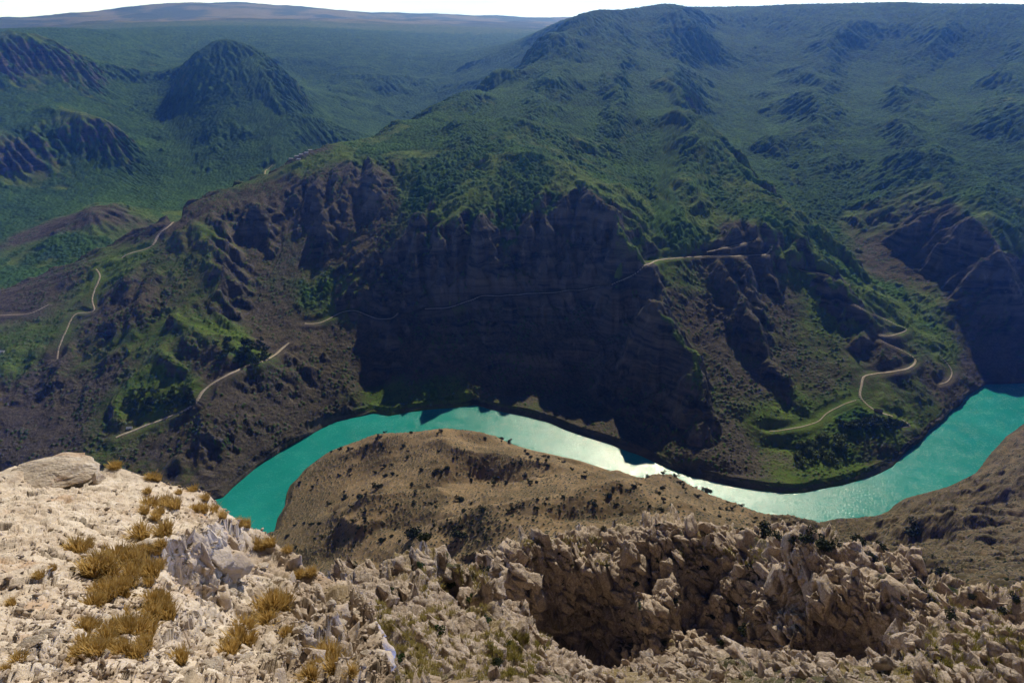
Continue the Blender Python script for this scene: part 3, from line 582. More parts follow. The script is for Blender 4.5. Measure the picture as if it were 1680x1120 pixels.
# ------------------------------------------------------------------ materials
class NT_:
    def __init__(s, name):
        s.m = bpy.data.materials.new(name); s.m.use_nodes = True; s.t = s.m.node_tree; s.b = s.t.nodes['Principled BSDF']
        s.geo = s.t.nodes.new('ShaderNodeNewGeometry'); s.pos = s.geo.outputs['Position']
    def n(s, ty, **kw):
        k = s.t.nodes.new(ty)
        for a, v in kw.items(): setattr(k, a, v)
        return k
    def l(s, a, b): s.t.links.new(a, b)
    def attr(s, nm): return s.n('ShaderNodeAttribute', attribute_name=nm).outputs['Fac']
    def noise(s, scale, det=5, rough=0.55, vec=None, dist=0, sc3=None):
        k = s.n('ShaderNodeTexNoise'); k.inputs['Scale'].default_value = scale; k.inputs['Detail'].default_value = det; k.inputs['Roughness'].default_value = rough; k.inputs['Distortion'].default_value = dist
        v = vec or s.pos
        if sc3:
            mp = s.n('ShaderNodeMapping'); mp.inputs['Scale'].default_value = sc3[:3]
            if len(sc3) > 3: mp.inputs['Rotation'].default_value = sc3[3]
            s.l(v, mp.inputs['Vector']); v = mp.outputs[0]
        s.l(v, k.inputs['Vector']); return k.outputs['Fac']
    def voro(s, scale, feat='F1', vec=None, out='Distance', sc3=None):
        k = s.n('ShaderNodeTexVoronoi', feature=feat); k.inputs['Scale'].default_value = scale
        v = vec or s.pos
        if sc3:
            mp = s.n('ShaderNodeMapping'); mp.inputs['Scale'].default_value = sc3[:3]
            if len(sc3) > 3: mp.inputs['Rotation'].default_value = sc3[3]
            s.l(v, mp.inputs['Vector']); v = mp.outputs[0]
        s.l(v, k.inputs['Vector']); return k.outputs[out]
    def ramp(s, f, *st):
        k = s.n('ShaderNodeValToRGB'); cr = k.color_ramp
        while len(cr.elements) < len(st): cr.elements.new(0.5)
        for e, (p, c) in zip(cr.elements, st):
            e.position = p; e.color = (c, c, c, 1) if not hasattr(c, '__len__') else (*c, 1)
        s.l(f, k.inputs[0]); return k.outputs[0]
    def mix(s, f, a, b, mode='MIX'):
        k = s.n('ShaderNodeMix', data_type='RGBA', blend_type=mode)
        for inp, v in ((0, f), (6, a), (7, b)):
            if hasattr(v, 'links') or hasattr(v, 'is_linked'): s.l(v, k.inputs[inp])
            elif hasattr(v, '__len__'): k.inputs[inp].default_value = (*v, 1)
            else: k.inputs[inp].default_value = v
        return k.outputs[2]
    def math(s, op, a, b=0.0, clamp=False):
        k = s.n('ShaderNodeMath', operation=op, use_clamp=clamp)
        for i, v in ((0, a), (1, b)):
            if hasattr(v, 'is_linked'): s.l(v, k.inputs[i])
            else: k.inputs[i].default_value = v
        return k.outputs[0]
    def bump(s, h, dist, strength=1.0, prev=None):
        k = s.n('ShaderNodeBump'); k.inputs['Distance'].default_value = dist; k.inputs['Strength'].default_value = strength
        s.l(h, k.inputs['Height'])
        if prev: s.l(prev, k.inputs['Normal'])
        return k.outputs[0]
    def out(s, col=None, rough=0.9, nrm=None, spec=0.2):
        if col is not None:
            if hasattr(col, 'is_linked'): s.l(col, s.b.inputs['Base Color'])
            else: s.b.inputs['Base Color'].default_value = (*col, 1)
        s.b.inputs['Roughness'].default_value = rough; s.b.inputs['Specular IOR Level'].default_value = spec
        if nrm: s.l(nrm, s.b.inputs['Normal'])
        return s.m

def hill_material():
    k = NT_('hillside')
    big = k.noise(0.004, 4); mid = k.noise(0.03, 6); fine = k.noise(0.22, 6, 0.65); vfine = k.noise(0.9, 4)
    soil = k.mix(k.ramp(k.math('ADD', k.math('MULTIPLY', mid, .5), k.math('MULTIPLY', fine, .5)), (.40, 0), (.60, 1)), (.034,.029,.019), (.125,.104,.070))
    scree = k.mix(k.ramp(fine, (.3, 0), (.7, 1)), (.048,.041,.033), (.155,.132,.105))
    soil = k.mix(k.ramp(big, (.4, 0), (.6, 1)), soil, scree)
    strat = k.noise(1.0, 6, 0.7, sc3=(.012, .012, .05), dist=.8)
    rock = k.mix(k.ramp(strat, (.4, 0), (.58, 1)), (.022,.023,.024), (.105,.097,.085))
    beds_ = k.ramp(k.noise(1.0, 5, .6, sc3=(.003, .003, .13), dist=.3), (.52, 0), (.6, 1))
    rock = k.mix(k.math('MULTIPLY', beds_, .5), rock, (.17,.15,.125))
    pale = k.ramp(k.noise(.035, 6, .7, sc3=(1, 1, .35)), (.56, 0), (.68, 1))
    rock = k.mix(k.math('MULTIPLY', pale, .7), rock, (.24,.205,.175))
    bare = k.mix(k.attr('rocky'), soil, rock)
    grass = k.mix(k.ramp(mid, (.3, 0), (.7, 1)), (.055,.115,.018), (.14,.215,.038))
    grass = k.mix(k.ramp(fine, (.45, 0), (.75, 1)), grass, (.10,.095,.035))
    tree = k.mix(k.attr('tree_tone'), (.009,.045,.008), (.080,.175,.026))
    tree = k.mix(k.math('MULTIPLY', k.ramp(fine, (.4, 0), (.7, 1)), .5), tree, (.025,.055,.014))
    bm = k.math('SUBTRACT', k.math('ADD', k.attr('bare'), k.math('MULTIPLY', fine, .5)), .25)
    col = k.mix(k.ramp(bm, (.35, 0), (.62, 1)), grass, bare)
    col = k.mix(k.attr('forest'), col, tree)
    # scattered scrub: dark dots of low bushes
    dots = k.ramp(k.math('ADD', k.voro(.22), k.math('MULTIPLY', k.noise(.12, 4), .5)), (.38, 1), (.52, 0))
    dotm = k.math('MULTIPLY', dots, k.attr('scrub'))
    col = k.mix(dotm, col, (.018,.032,.010))
    pl = k.mix(k.ramp(k.noise(.0012, 5), (.45, 0), (.55, 1)), (.26,.24,.13), (.10,.12,.06))
    col = k.mix(k.attr('plain'), col, pl)
    nb = k.bump(mid, 5, 0.5); nb = k.bump(fine, 1.6, 0.9, nb); nb = k.bump(vfine, .6, .8, nb)
    return k.out(col, .95, nb, .08)
def crag_material():
    k = NT_('limestone_crag')
    a = k.noise(.25, 7, .65); b = k.noise(1.6, 6, .7); c = k.noise(7, 5, .7); big = k.noise(.03, 4)
    rock = k.mix(k.ramp(b, (.3, 0), (.7, 1)), (.30,.22,.155), (.62,.50,.385))
    rock = k.mix(k.ramp(k.noise(.6, 6, .75, dist=1), (.48, 0), (.62, 1)), rock, (.68,.57,.46))
    rock = k.mix(k.math('MULTIPLY', k.ramp(k.noise(1.1, 5, .7), (.56, 0), (.68, 1)), .6), rock, (.34,.20,.12))
    rock = k.mix(k.ramp(k.voro(.7, 'DISTANCE_TO_EDGE', sc3=(1, 1, .4)), (.0, .55), (.05, 0)), rock, (.09,.065,.05))
    gr = k.mix(k.ramp(b, (.35, 0), (.65, 1)), (.12,.10,.03), (.34,.25,.09))
    gr = k.mix(k.ramp(k.noise(.09, 5), (.5, 0), (.6, 1)), gr, (.045,.055,.014))
    col = k.mix(k.attr('grassy'), rock, gr)
    col = k.mix(k.attr('shrub'), col, (.020,.028,.008))
    soil = k.mix(k.ramp(k.noise(.02, 5), (.35, 0), (.65, 1)), (.21,.142,.078), (.37,.262,.155))
    soil = k.mix(k.math('MULTIPLY', k.ramp(k.noise(.8, 6, .7), (.46, 0), (.66, 1)), .6), soil, (.11,.09,.04))
    soil = k.mix(k.math('MULTIPLY', k.ramp(k.noise(.11, 6, .7), (.5, 0), (.62, 1)), .6), soil, (.095,.08,.04))
    soil = k.mix(k.math('MULTIPLY', k.attr('olive'), k.ramp(k.noise(.06, 7, .7), (.33, .35), (.58, 1))), soil, (.075,.062,.032))
    dots = k.ramp(k.math('ADD', k.voro(.19), k.math('MULTIPLY', k.noise(.35, 3), .35)), (.34, 1), (.46, 0))
    soil = k.mix(k.math('MULTIPLY', dots, k.attr('scrub')), soil, (.022,.03,.010))
    col = k.mix(k.attr('soil'), col, soil)
    rk = k.math('SUBTRACT', 1.0, k.attr('soil'))
    nb = k.bump(a, 1.2, .6); nb = k.bump(b, .35, 1.0, nb); nb = k.bump(c, .07, 1.0, nb)
    return k.out(col, .92, nb, .12)
HILL = hill_material(); CRAG = crag_material()

# ------------------------------------------------------------------ terrain built column by column with even spacing along the slope
def river_mid(t):
    """distance of the river's middle line for each bearing"""
    bed = PTS[PTS[:, 2] < -5]; bt, br = np.arctan2(bed[:, 0], bed[:, 1]), np.hypot(bed[:, 0], bed[:, 1])
    o = np.argsort(bt); return np.interp(t, bt[o], br[o])

def columns(th, ra, rb, rows, fn, dense=3000):
    """ra, rb: start and end distance per bearing; returns r[rows, cols] evenly spaced by slope length over distance"""
    s = np.linspace(0, 1, dense)[:, None]
    r = np.exp(np.log(ra)[None]+(np.log(rb)-np.log(ra))[None]*s)
    z = fn(r*np.sin(th)[None], r*np.cos(th)[None])
    w_ = (CAMZ-z)/r
    dl = np.sqrt((np.diff(np.log(r), axis=0)*0.55)**2+(np.diff(w_, axis=0))**2)
    # share the spacing between neighbouring columns so that rows stay level
    kk = np.ones(25)/25
    dl = np.stack([np.convolve(np.pad(dl[i], 12, mode='edge'), kk, 'valid') for i in range(dl.shape[0])])
    c = np.concatenate([np.zeros((1, len(th))), np.cumsum(dl, 0)]); c /= c[-1]
    q = np.linspace(0, 1, rows); R = np.empty((rows, len(th)))
    for i in range(len(th)): R[:, i] = np.interp(q, c[:, i], r[:, i])
    return R

def fields_far(x, y):
    z = H1(x, y)
    rw, rh = road_field(x, y)
    f, g, b = cover(x, y)
    nz = fbm2(x/90, y/90, 5, 41, .6)
    e = 6.0
    sl = np.hypot(H1(x+e, y)-H1(x-e, y), H1(x, y+e)-H1(x, y-e))/(2*e)
    fl = esample(flow, x, y)
    return z, rw, rh, f, g, b, nz, sl, fl

def far_patch(name, th, ra, rb, rows, label=None):
    R = columns(th, ra, rb, rows, H1)
    x = R*np.sin(th)[None]; y = R*np.cos(th)[None]
    z, rw, rh, f, g, b, nz, sl, fl = fields_far(x, y)
    r = R
    # fine relief
    z = z+sst(6800, 9000, r)*(ridged2(x/2600, y/1500, 4, 401)-.5)*80
    rk = sst(.55, .95, sl)
    z = z+(fbm2(x/34, y/34, 5, 51, .55)*(2.2+3.2*rk)+(ridged2(x/22, y/30, 4, 61)-.5)*8*rk+(ridged2(x/7, y/12, 3, 62)-.5)*3*rk)*sst(1, 14, z)*(1-.75*sst(2600, 3200, r)*sst(-400, 100, x))
    z = np.where(rw > 0, z*(1-rw)+rh*rw, z)
    fln = np.clip((fl-FMED)/FSTD, -1.5, 1.5)*(fl > 0)
    sl = sl-.35*sst(1500, 2300, r)
    forest = sst(.42, .62, f+.13*fln+nz*.34-np.clip(sl-.8, 0, 1)*.6)
    bare = np.clip(b+nz*.25+sst(.7, 1.2, sl)*.45, 0, 1)
    forest = forest*(1-.8*sst(.5, .9, bare))*(1-sst(0, .5, rw))
    # tree crowns
    csz = 1+.8*sst(2200, 4000, r)
    f1, f2, rn = worley2(x/7.2, y/7.2, 7)
    g1, g2, rm = worley2(x/4.4+3, y/4.4, 9)
    crown = np.maximum((1-np.clip(f1*1.35, 0, 1)**2)*(2.6+4*rn), (1-np.clip(g1*1.4, 0, 1)**2)*3.2*rm)
    crown *= 1+np.clip((r-2500)/4000, 0, 1)
    lone = ((rn > .78-.9*fbm2(x/45, y/45, 3, 43)-.25*g) & (f+nz*.5 > .0) & (sl < 1.15)).astype(np.float32)*(1-sst(0, .3, rw))*sst(3, 12, z)
    lowb = (1-forest)*lone*(.35+.3*rm)*(1-np.clip(f1*(1.9+1.6*rm), 0, 1)**2)
    lowb = np.maximum(lowb, (1-forest)*.3*(rm > .72-.8*nz)*(sl < 1.3)*(1-sst(0, .3, rw))*sst(3, 12, z)*(1-np.clip(g1*2.4, 0, 1)**2))
    z = z+crown*forest+lowb*5
    forest2 = np.clip(forest*sst(.02, .3, crown/6+.12)+sst(.15, .4, lowb), 0, 1)
    rocky = sst(.6, 1.0, sl+nz*.2)
    plain = sst(7200, 9500, r+nz*700)*(1-forest*.3)
    scrub = np.clip(g*.9+.35, 0, 1)*(1-rocky*.7)*sst(2, 8, z)*(1-sst(0, .4, rw))
    # keep everything clear of the river
    P = np.stack([x, y, z], 2)
    tone = np.clip(.5+rn*.6-.3+nz*.5+g*.35-.15, 0, 1)
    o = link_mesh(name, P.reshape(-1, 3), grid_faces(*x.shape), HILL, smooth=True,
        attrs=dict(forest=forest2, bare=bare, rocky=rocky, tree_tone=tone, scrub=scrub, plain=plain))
    tag(o, kind='structure'); return o

cols = int(1250*Q)
th = np.linspace(-.80, .80, cols)
rm = river_mid(th)
far_patch('mountain', th, rm, np.full(cols, 5200.0), int(1250*Q))
far_patch('far_hills', th[::1], np.full(cols, 5200.0), np.full(cols, 15000.0), int(240*Q))

# ------------------------------------------------------------------ near side: headland and crags
def crag_amt(x, y):
    r = np.hypot(x, y); nz = fbm2(x/60, y/60, 3, 71)
    return 1-sst(300, 400, r+nz*40)
def near_patch(name, th, ra, rb, rows):
    def fn(x, y): return H1(x, y)
    R = columns(th, ra, rb, rows, fn)
    x = R*np.sin(th)[None]; y = R*np.cos(th)[None]
    z = H1(x, y); r = R
    k = crag_amt(x, y)
    e = 2.0; sl = np.hypot(H1(x+e, y)-H1(x-e, y), H1(x, y+e)-H1(x, y-e))/(2*e)
    soft = (1-k)
    # headland: rounded ribs and gullies
    xr = x+fbm2(x/110, y/110, 3, 81)*34; yr = y+fbm2(x/110+7, y/110, 3, 83)*34
    ribs = ridged2(xr/190+yr/700, yr/110, 4, 85, .35)-.5
    z = z+soft*line_field(NEARCRESTS, x, y)*.85*sst(1, 25, z)
    tz = z+fbm2(x/50, y/50, 3, 107)*8; q_ = tz/13; f_ = q_-np.floor(q_); z = z+soft*sst(.38, .48, np.sin(th)[None]+0*r)*((np.floor(q_)+sst(.25, .8, f_)-q_)*13*.8+fbm2(x/40, y/24, 5, 108)*9)*sst(3, 20, z)
    z = z+soft*sst(4, 45, z)*(ribs*6+fbm2(x/26, y/26, 4, 87)*1.1)
    Ps = np.stack([x, y, z], 2)
    for _ in range(3):
        for ax in (0, 1):
            c_ = np.cumsum(np.concatenate([np.repeat(Ps.take([0], ax), 10, ax), Ps, np.repeat(Ps.take([-1], ax), 9, ax)], ax), ax)
            Ps = (c_.take(range(19, c_.shape[ax]), ax)-c_.take(range(0, c_.shape[ax]-19), ax))/19
    NS = grid_normals(Ps)
    wz = fbm2(x/18, y/18, 4, 131)
    far_c = k*sst(85, 140, r)
    rib = ridged2((x+.35*y)/15+wz*.5, y/42, 4, 133, .55)-.5
    lf = line_field(CRAGLINES, x, y, r0=30); z = z+k*np.where(lf < 0, lf*1.9, lf*1.1)
    z = z+far_c*rib*5*sst(.25, .8, sl+.1)
    def stair(h, per, lo=.3, hi=.8): 
        q = h/per; f_ = q-np.floor(q); return (np.floor(q)+sst(lo, hi, f_)-q)*per
    tl = z+.35*x+wz*4
    z = z+far_c*(ridged2((x+.5*y)/34+wz*.6, y/60, 3, 137)-.5)*14*sst(.3, .9, sl)
    z = z+far_c*(stair(tl, 9)*.6+stair(tl+wz*3, 3.8)*.2)
    nc_ = k*(1-far_c)*sst(25, 45, r); tl = z+.4*x+wz*2
    z = z+nc_*(stair(tl, 3.4)*.6+stair(tl+wz, 1.3)*.25)+nc_*(ridged2((x-.2*y)/7, y/11, 4, 135)-.5)*2.0*sst(.2,.7,sl)
    P = np.stack([x, y, z], 2).astype(np.float32)
    # crags: blocks and slabs pushed out along the surface normal, bedding tilted to the right
    sc = np.clip(r/150, .18, 1.6)
    N = np.pad(NS, ((0, P.shape[0]-NS.shape[0]), (0, P.shape[1]-NS.shape[1]), (0, 0)), mode='edge')
    cx, sx = math.cos(.5), math.sin(.5)
    a = x*cx+z*sx; bb = -x*sx+z*cx
    wob = fbm3(x/14, y/14, z/14, 3, 91)
    def blocks(s_, seed, st=2.4):
        f1, f2, rn = worley3((a+wob*3)/(s_), (y+wob*2)/s_, (bb)/(s_*st), seed)
        return (rn-.5)*1.0+np.clip((f2-f1)*1.6, 0, 1)*.8-.5
    def fac(s_, seed, st=1.3): return facets((a+wob*2)/s_, (y+wob*1.5)/s_, bb/(s_*st), seed, 1.0)
    z_big = blocks(26.0, 3); z_mid = blocks(10.0, 5); z_sm = blocks(3.6, 8)
    dist = (z_big-.1)*5*sst(90, 170, r)+z_mid*2.2*sst(40, 120, r)+z_sm*.9*sst(15, 90, r)+fac(7.5, 31)*2.4*sst(60, 150, r)+fac(2.8, 32)*.8*sst(20, 80, r)+fac(1.2, 33)*.22+fac(.5, 34)*.09*(1-sst(60, 120, r))+fbm3(x/1.6, y/1.6, z/1.6, 4, 17)*.25
    dist = dist+fbm3(x/30, y/30, z/30, 3, 19)*3.5*sst(60, 150, r)
    kk = k*np.clip(.5+sl, 0, 2.0)
    P = P+N*(dist*kk)[..., None].astype(np.float32)
    # final normals decide where grass can hold
    N2 = grid_normals(P); up = N2[..., 2]
    pn = fbm2(x/22, y/22, 4, 95); pn2 = fbm2(x/6, y/6, 4, 97)
    grassy = sst(.62, .85, up+pn*.25+pn2*.2)*sst(-.1, .3, pn)*.85
    shrub = sst(.12, .3, fbm2(x/17, y/17, 4, 99, .6)-.12+sst(250, 330, r)*.1)*sst(.35, .6, up)
    shrub = shrub*sst(60, 140, r)
    soil = sst(.3, .75, soft+pn*.25)
    sn = np.sin(th)[None]+0*r+.05*fbm2(x/60, y/60, 3, 103)
    olive = np.clip(sst(.40, .52, sn)*.95+sst(-.28, -.36, sn)*.7*(r > 400)+sst(.1, .4, fbm2(x/70, y/70, 4, 104))*.5, 0, 1)
    # low bushes on the headland as real bumps
    f1, f2, rn = worley2(x/4.2, y/4.2, 27)
    dn = sst(-.1, .5, fbm2(x/80, y/80, 4, 28)+.1)
    bush = (rn > .5-.3*dn-.3*olive)*(1-np.clip(f1*2.3, 0, 1)**2)*soil*sst(3, 9, P[..., 2])
    P[..., 2] += bush*1.3
    o = link_mesh(name, P.reshape(-1, 3), grid_faces(*x.shape), CRAG, smooth=True,
        attrs=dict(grassy=grassy*(1-soil), shrub=np.maximum(shrub*(1-soil), sst(.25, .6, bush)), soil=soil*(1-sst(.25, .6, bush)), scrub=np.clip(dn+olive, 0, 1), olive=olive))
    tag(o, kind='structure'); return o
cn = int(1350*Q); thn = np.linspace(-.93, .93, cn)
near_patch('canyon_side', thn, np.full(cn, 12.0), river_mid(thn), int(1350*Q))

# ------------------------------------------------------------------ water
def water_material():
    k = NT_('river_water')
    n3 = k.noise(.012, 4); a_ = k.noise(.33, 4, .65, dist=.4); b_ = k.noise(1.3, 3, .6); patch = k.ramp(k.noise(.03, 5, .65), (.35, .45), (.65, 1))
    col = k.mix(k.ramp(n3, (.35, 0), (.65, 1)), (.010,.27,.235), (.018,.33,.29))
    nb = k.bump(k.math('MULTIPLY', a_, patch), 1.0, .55); nb = k.bump(b_, .22, .7, nb)
    k.out(col, .12, nb, .26)
    rr_ = k.ramp(k.math('ADD', k.math('MULTIPLY', k.noise(.3, 7, .85), .7), k.math('MULTIPLY', k.noise(.05, 4, .6), .3)), (.42, .07), (.58, .34)); k.l(rr_, k.b.inputs['Roughness']); return k.m
wv = [(-3000,200,0),(3500,200,0),(3500,1500,0),(-3000,1500,0)]
wo = link_mesh('river', wv, [(0,1,2,3)], water_material()); tag(wo, kind='structure')

# ------------------------------------------------------------------ roads
def road_material():
    k = NT_('packed_dirt')
    c = k.mix(k.ramp(k.noise(.3, 5), (.35, 0), (.65, 1)), (.36,.30,.24), (.52,.45,.38))
    return k.out(c, .95, k.bump(k.noise(1.2, 4), .15), .1)
ROADM = road_material()
for name, wd, x, y, z in paths:
    a, b, c = poly_resample(x, y, z, 3.0)
    tx = np.gradient(a); ty = np.gradient(b); l = np.hypot(tx, ty)+1e-9; nx, ny = -ty/l, tx/l
    ww = wd*.48*(1+.22*noise2(a/17, b/17, 3)+.15*noise2(a/6, b/6, 4)); V = []
    for o_, dz_ in ((-1, -.9), (-.93, .28), (0, .42), (.93, .28), (1, -.9)):
        V.append(np.stack([a+nx*ww*o_, b+ny*ww*o_, c+dz_], 1))
    V = np.stack(V, 1)
    o = link_mesh(name, V.reshape(-1, 3), grid_faces(len(a), 5), ROADM, smooth=True); tag(o, kind='structure')

# ------------------------------------------------------------------ the pale rock ledge under the viewpoint
LP = []
def L(*rows):
    for u, v, Y in rows:
        a, dy, dz = ray(u, v); t = Y/dy; LP.append((a*t, Y, CAMZ+dz*t))
RIM = [(-500,900,9.5),(-300,860,10.5),(-150,830,11.5),(0,779,12.5),(30,766,12.7),(60,760,13),(130,762,13.2),(190,772,13),(230,780,12.9),(270,790,12.8),(310,803,12.7),(340,812,12.6),(365,832,12.5),(400,856,12.2),(440,880,12),(470,905,11.7),(490,917,11.5),
       (515,940,11.2),(540,952,11),(570,955,10.8),(590,968,10),(605,990,9.3),(620,1030,8),(635,1080,6.6),(645,1120,5.6),(655,1200,3.6)]
L(*RIM)
rimxy = [(p[0], p[1], p[2]) for p in LP]
for d, r in ((-10, 3.0), (0, 2.6), (15, 2.5), (30, 2.5), (50, 2.5), (80, 2.5), (110, 2.5)):
    q = (math.sin(math.radians(d))*r, math.cos(math.radians(d))*r, 596.2); rimxy.append(q); LP.append(q)
L((0,1120,3.4),(0,1000,5.1),(0,900,7.5),(0,830,10.3),(100,810,11),(200,850,9.6),(100,950,6.6),(200,1050,4.7),(280,830,11.2),(350,868,10.3),(200,930,7.4),(100,1100,3.8),
  (300,900,8.9),(355,884,9.7),(400,890,10.4),(410,905,10.4),(430,915,10.5),(310,925,8.75),(370,930,9.3),(300,960,8.2),(350,1000,8.0),(400,985,8.9),(420,960,9.6),(270,1010,6.5),(250,960,7.2),
  (450,940,10.2),(500,1000,8.7),(450,1050,7.0),(550,1050,7.2),(330,1060,5.9),(300,1110,4.5),(400,1100,5.2),(500,1110,5.5),(600,1100,5.8),(560,1000,9),(470,990,9.0))
LP.extend([(0,0,598.35),(-.6,0,598.35),(.6,0,598.3),(0,1.0,597.9),(-1.5,.5,597.6),(1.2,1.2,597.2),(-3,.3,596.9),(-6,.3,595.8),(-12,.5,594),(-1,1.8,597.2)])
LP = np.array(LP)
AL = np.sqrt((LP[:, None, 0]-LP[None, :, 0])**2+(LP[:, None, 1]-LP[None, :, 1])**2+.01)
nl = len(LP); ML = np.zeros((nl+1, nl+1)); ML[:nl, :nl] = -AL; ML[:nl, nl] = 1; ML[nl, :nl] = 1
ls = np.linalg.solve(ML, np.append(LP[:, 2], 0))
def ledge_base(x, y):
    z = np.full(x.shape, ls[nl])
    for i in range(nl): z = z-ls[i]*np.sqrt((x-LP[i, 0])**2+(y-LP[i, 1])**2+.01)
    return z
rimxy = np.array(rimxy); rt = np.arctan2(rimxy[:, 0], rimxy[:, 1]); rrm = np.hypot(rimxy[:, 0], rimxy[:, 1]); oo = np.argsort(rt); rt = rt[oo]; rrm = rrm[oo]
def lhit(u, v):
    a = (u-840)/F; b = (560-v)/F; dy = CP+SP*b; dz = -SP+CP*b
    t = np.linspace(1.5, 18, 1200); z = CAMZ+dz*t; k = np.argmax(z < ledge_base(a*t, dy*t)); return a*t[k], dy*t[k]
STEPS = [  # drop, reach, edge line (ground is lower on the right hand side when walking along it)
 (.75, 1.3, [(398,868),(350,884),(300,903),(250,925)]), (.35, .7, [(345,1000),(300,1010),(262,1040)]), (.45, .8, [(160,764),(120,776),(60,768)]),
 (.4, .7, [(520,985),(480,1000),(440,1010)]), (.22, .5, [(140,1030),(60,1045),(10,1060)]), (.3, .8, [(560,1040),(500,1060),(450,1090)]), (.2, .5, [(250,985),(215,1000),(190,1030)])]
def step_field(x, y):
    out = np.zeros(x.shape)
    for drop, reach, L_ in STEPS:
        p = np.array([lhit(u, v) for u, v in L_]); best = np.full(x.shape, 1e9); sd_ = np.zeros(x.shape); par = np.zeros(x.shape)
        xx = x+.12*noise2(x*3, y*3, 5)+.04*noise2(x*11, y*11, 6); yy = y+.12*noise2(x*3+7, y*3, 5)+.04*noise2(x*11, y*11+5, 6)
        for i in range(len(p)-1):
            vx, vy = p[i+1]-p[i]; l2 = vx*vx+vy*vy
            t_ = ((xx-p[i, 0])*vx+(yy-p[i, 1])*vy)/l2; tc_ = np.clip(t_, 0, 1); d_ = np.hypot(xx-p[i, 0]-tc_*vx, yy-p[i, 1]-tc_*vy)
            sg = (vy*(xx-p[i, 0])-vx*(yy-p[i, 1])); n_ = d_ < best
            best = np.where(n_, d_, best); sd_ = np.where(n_, np.sign(sg)*d_, sd_); par = np.where(n_, (i+t_)/(len(p)-1), par)
        side_ = -sd_
        ends = sst(-.15, .1, par)*sst(1.15, .9, par)
        out -= drop*sst(0, .22, side_)*np.exp(-np.clip(side_, 0, 9)/reach)*ends
        out += drop*.35*sst(-.5, -.02, side_)*(side_ < 0)*ends
    return out
def ledge_mesh():
    nc, ntop, ndn = int(1300*Q), int(1150*Q), int(150*Q)
    t = np.concatenate([np.linspace(-1.75, -.86, int(nc*.08)), np.linspace(-.858, -.22, int(nc*.84)), np.linspace(-.21, 1.7, nc-int(nc*.84)-int(nc*.08))])
    rim = np.interp(t, rt, rrm)
    rim = rim*(1+.012*noise2(t*40, t*0+2, 3)+.0015*noise2(t*130, t*0+2, 4))
    s_ = np.linspace(0, 1, ntop)
    r0 = np.where(t < -.2, 2.2, .3); r0 = np.interp(t, [-1.75, -.9, -.3, -.1, 1.7], [.3, 1.6, 1.6, .3, .3])
    r = r0[None]*(rim/r0)[None]**s_[:, None]
    xb = r*np.sin(t)[None]; yb = r*np.cos(t)[None]; NB = grid_normals(np.stack([xb, yb, ledge_base(xb, yb)], 2))
    x = r*np.sin(t)[None]; y = r*np.cos(t)[None]; z = ledge_base(x, y)+step_field(x, y)*sst(1.0, .97, s_[:, None])
    dn = np.linspace(0, 1, ndn+1)[1:, None]
    xr = x[-1][None]; yr = y[-1][None]; rr2 = r[-1][None]
    k_ = 1+(dn**.8)*(.06+.15*dn)*np.ones_like(rr2)
    P = np.concatenate([np.stack([x, y, z], 2), np.stack([xr*k_, yr*k_, z[-1][None]-dn*11-.0*rr2], 2)], 0).astype(np.float32)
    N = np.concatenate([NB, np.zeros((ndn,)+NB.shape[1:])], 0)
    N[ntop:] = np.stack([np.sin(t), np.cos(t), t*0+.15], 1)[None]
    m_ = sst(ntop-60, ntop, np.arange(len(P)))[:, None, None]; N = N*(1-m_)+np.stack([np.sin(t), np.cos(t), t*0+.15], 1)[None]*m_; N /= np.linalg.norm(N, axis=2, keepdims=True)
    bl = sst(ntop-14, ntop+8, np.arange(len(P)))[:, None, None]
    N = N*(1-bl)+np.stack([np.sin(t)*.7, np.cos(t)*.7, t*0+.7], 1)[None]*bl if False else N
    x, y, z = P[..., 0], P[..., 1], P[..., 2]
    s_full = np.concatenate([s_, np.full(ndn, 1.)])[:, None]
    # smooth pale slab on the upper left, broken ground to the right and towards the gully
    t_, r_ = np.arctan2(x, y), np.hypot(x, y)
    edge_t = -.50+.10*fbm2(x/2, y/2, 3, 3)
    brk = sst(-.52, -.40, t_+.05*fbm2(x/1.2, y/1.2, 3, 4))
    low = sst(8.2, 6.2, r_-(t_+.75)*2.2) if False else sst(7.2, 5.0, r_)
    R_ = np.clip(.28+.9*brk+.22*low, 0, 1.1)
    ca, sa = math.cos(.62), math.sin(.62)
    u_ = x*ca+z*sa; v_ = -x*sa+z*ca
    wb = fbm3(x/.8, y/.8, z/.8, 3, 41)*.5
    def blk(s_, seed, fl=1.25):
        f1, f2, rn = worley3((u_+wb*.5)/s_, (y+wb*.3)/(s_*.8), v_*fl/s_, seed)
        return rn-.5, np.clip((f2-f1)*2.2, 0, 1)
    a1, c1 = blk(1.3, 1, 1.2); a2, c2 = blk(.45, 2); a3, c3 = blk(.16, 3); a4, c4 = blk(.06, 4, 1.6)
    rimk = (1-sst(.93, .985, s_full))
    d = (a1*.40*(.2+.8*brk)+(c1-1)*.2*(.2+.8*brk))*rimk+((a2*.12+(c2-1)*.10)*(.3+.7*brk)+(a3*.02+(c3-1)*.022)*(.22+.8*R_))*(.35+.65*rimk)+(a4*.008+(c4-1)*.006)*(.35+.65*R_)
    def fct(s_, seed, st=1.0): return facets((u_+wb*.25)/s_, (y+wb*.2)/s_, v_/(s_*st)*1.2, seed, 1.0)
    d = d+fct(1.5, 71)*.42*rimk*(.25+.75*brk)+fct(.55, 72)*.17*(.25+.75*R_)+fct(.2, 73)*.05*(.2+.8*R_)+fct(.08, 74)*.014*(.3+.7*R_)
    d = d+(ridged2(x/2.2+wb*.2, y/1.4+wb*.2, 4, 61)-.5)*.28*(.4+brk)*rimk
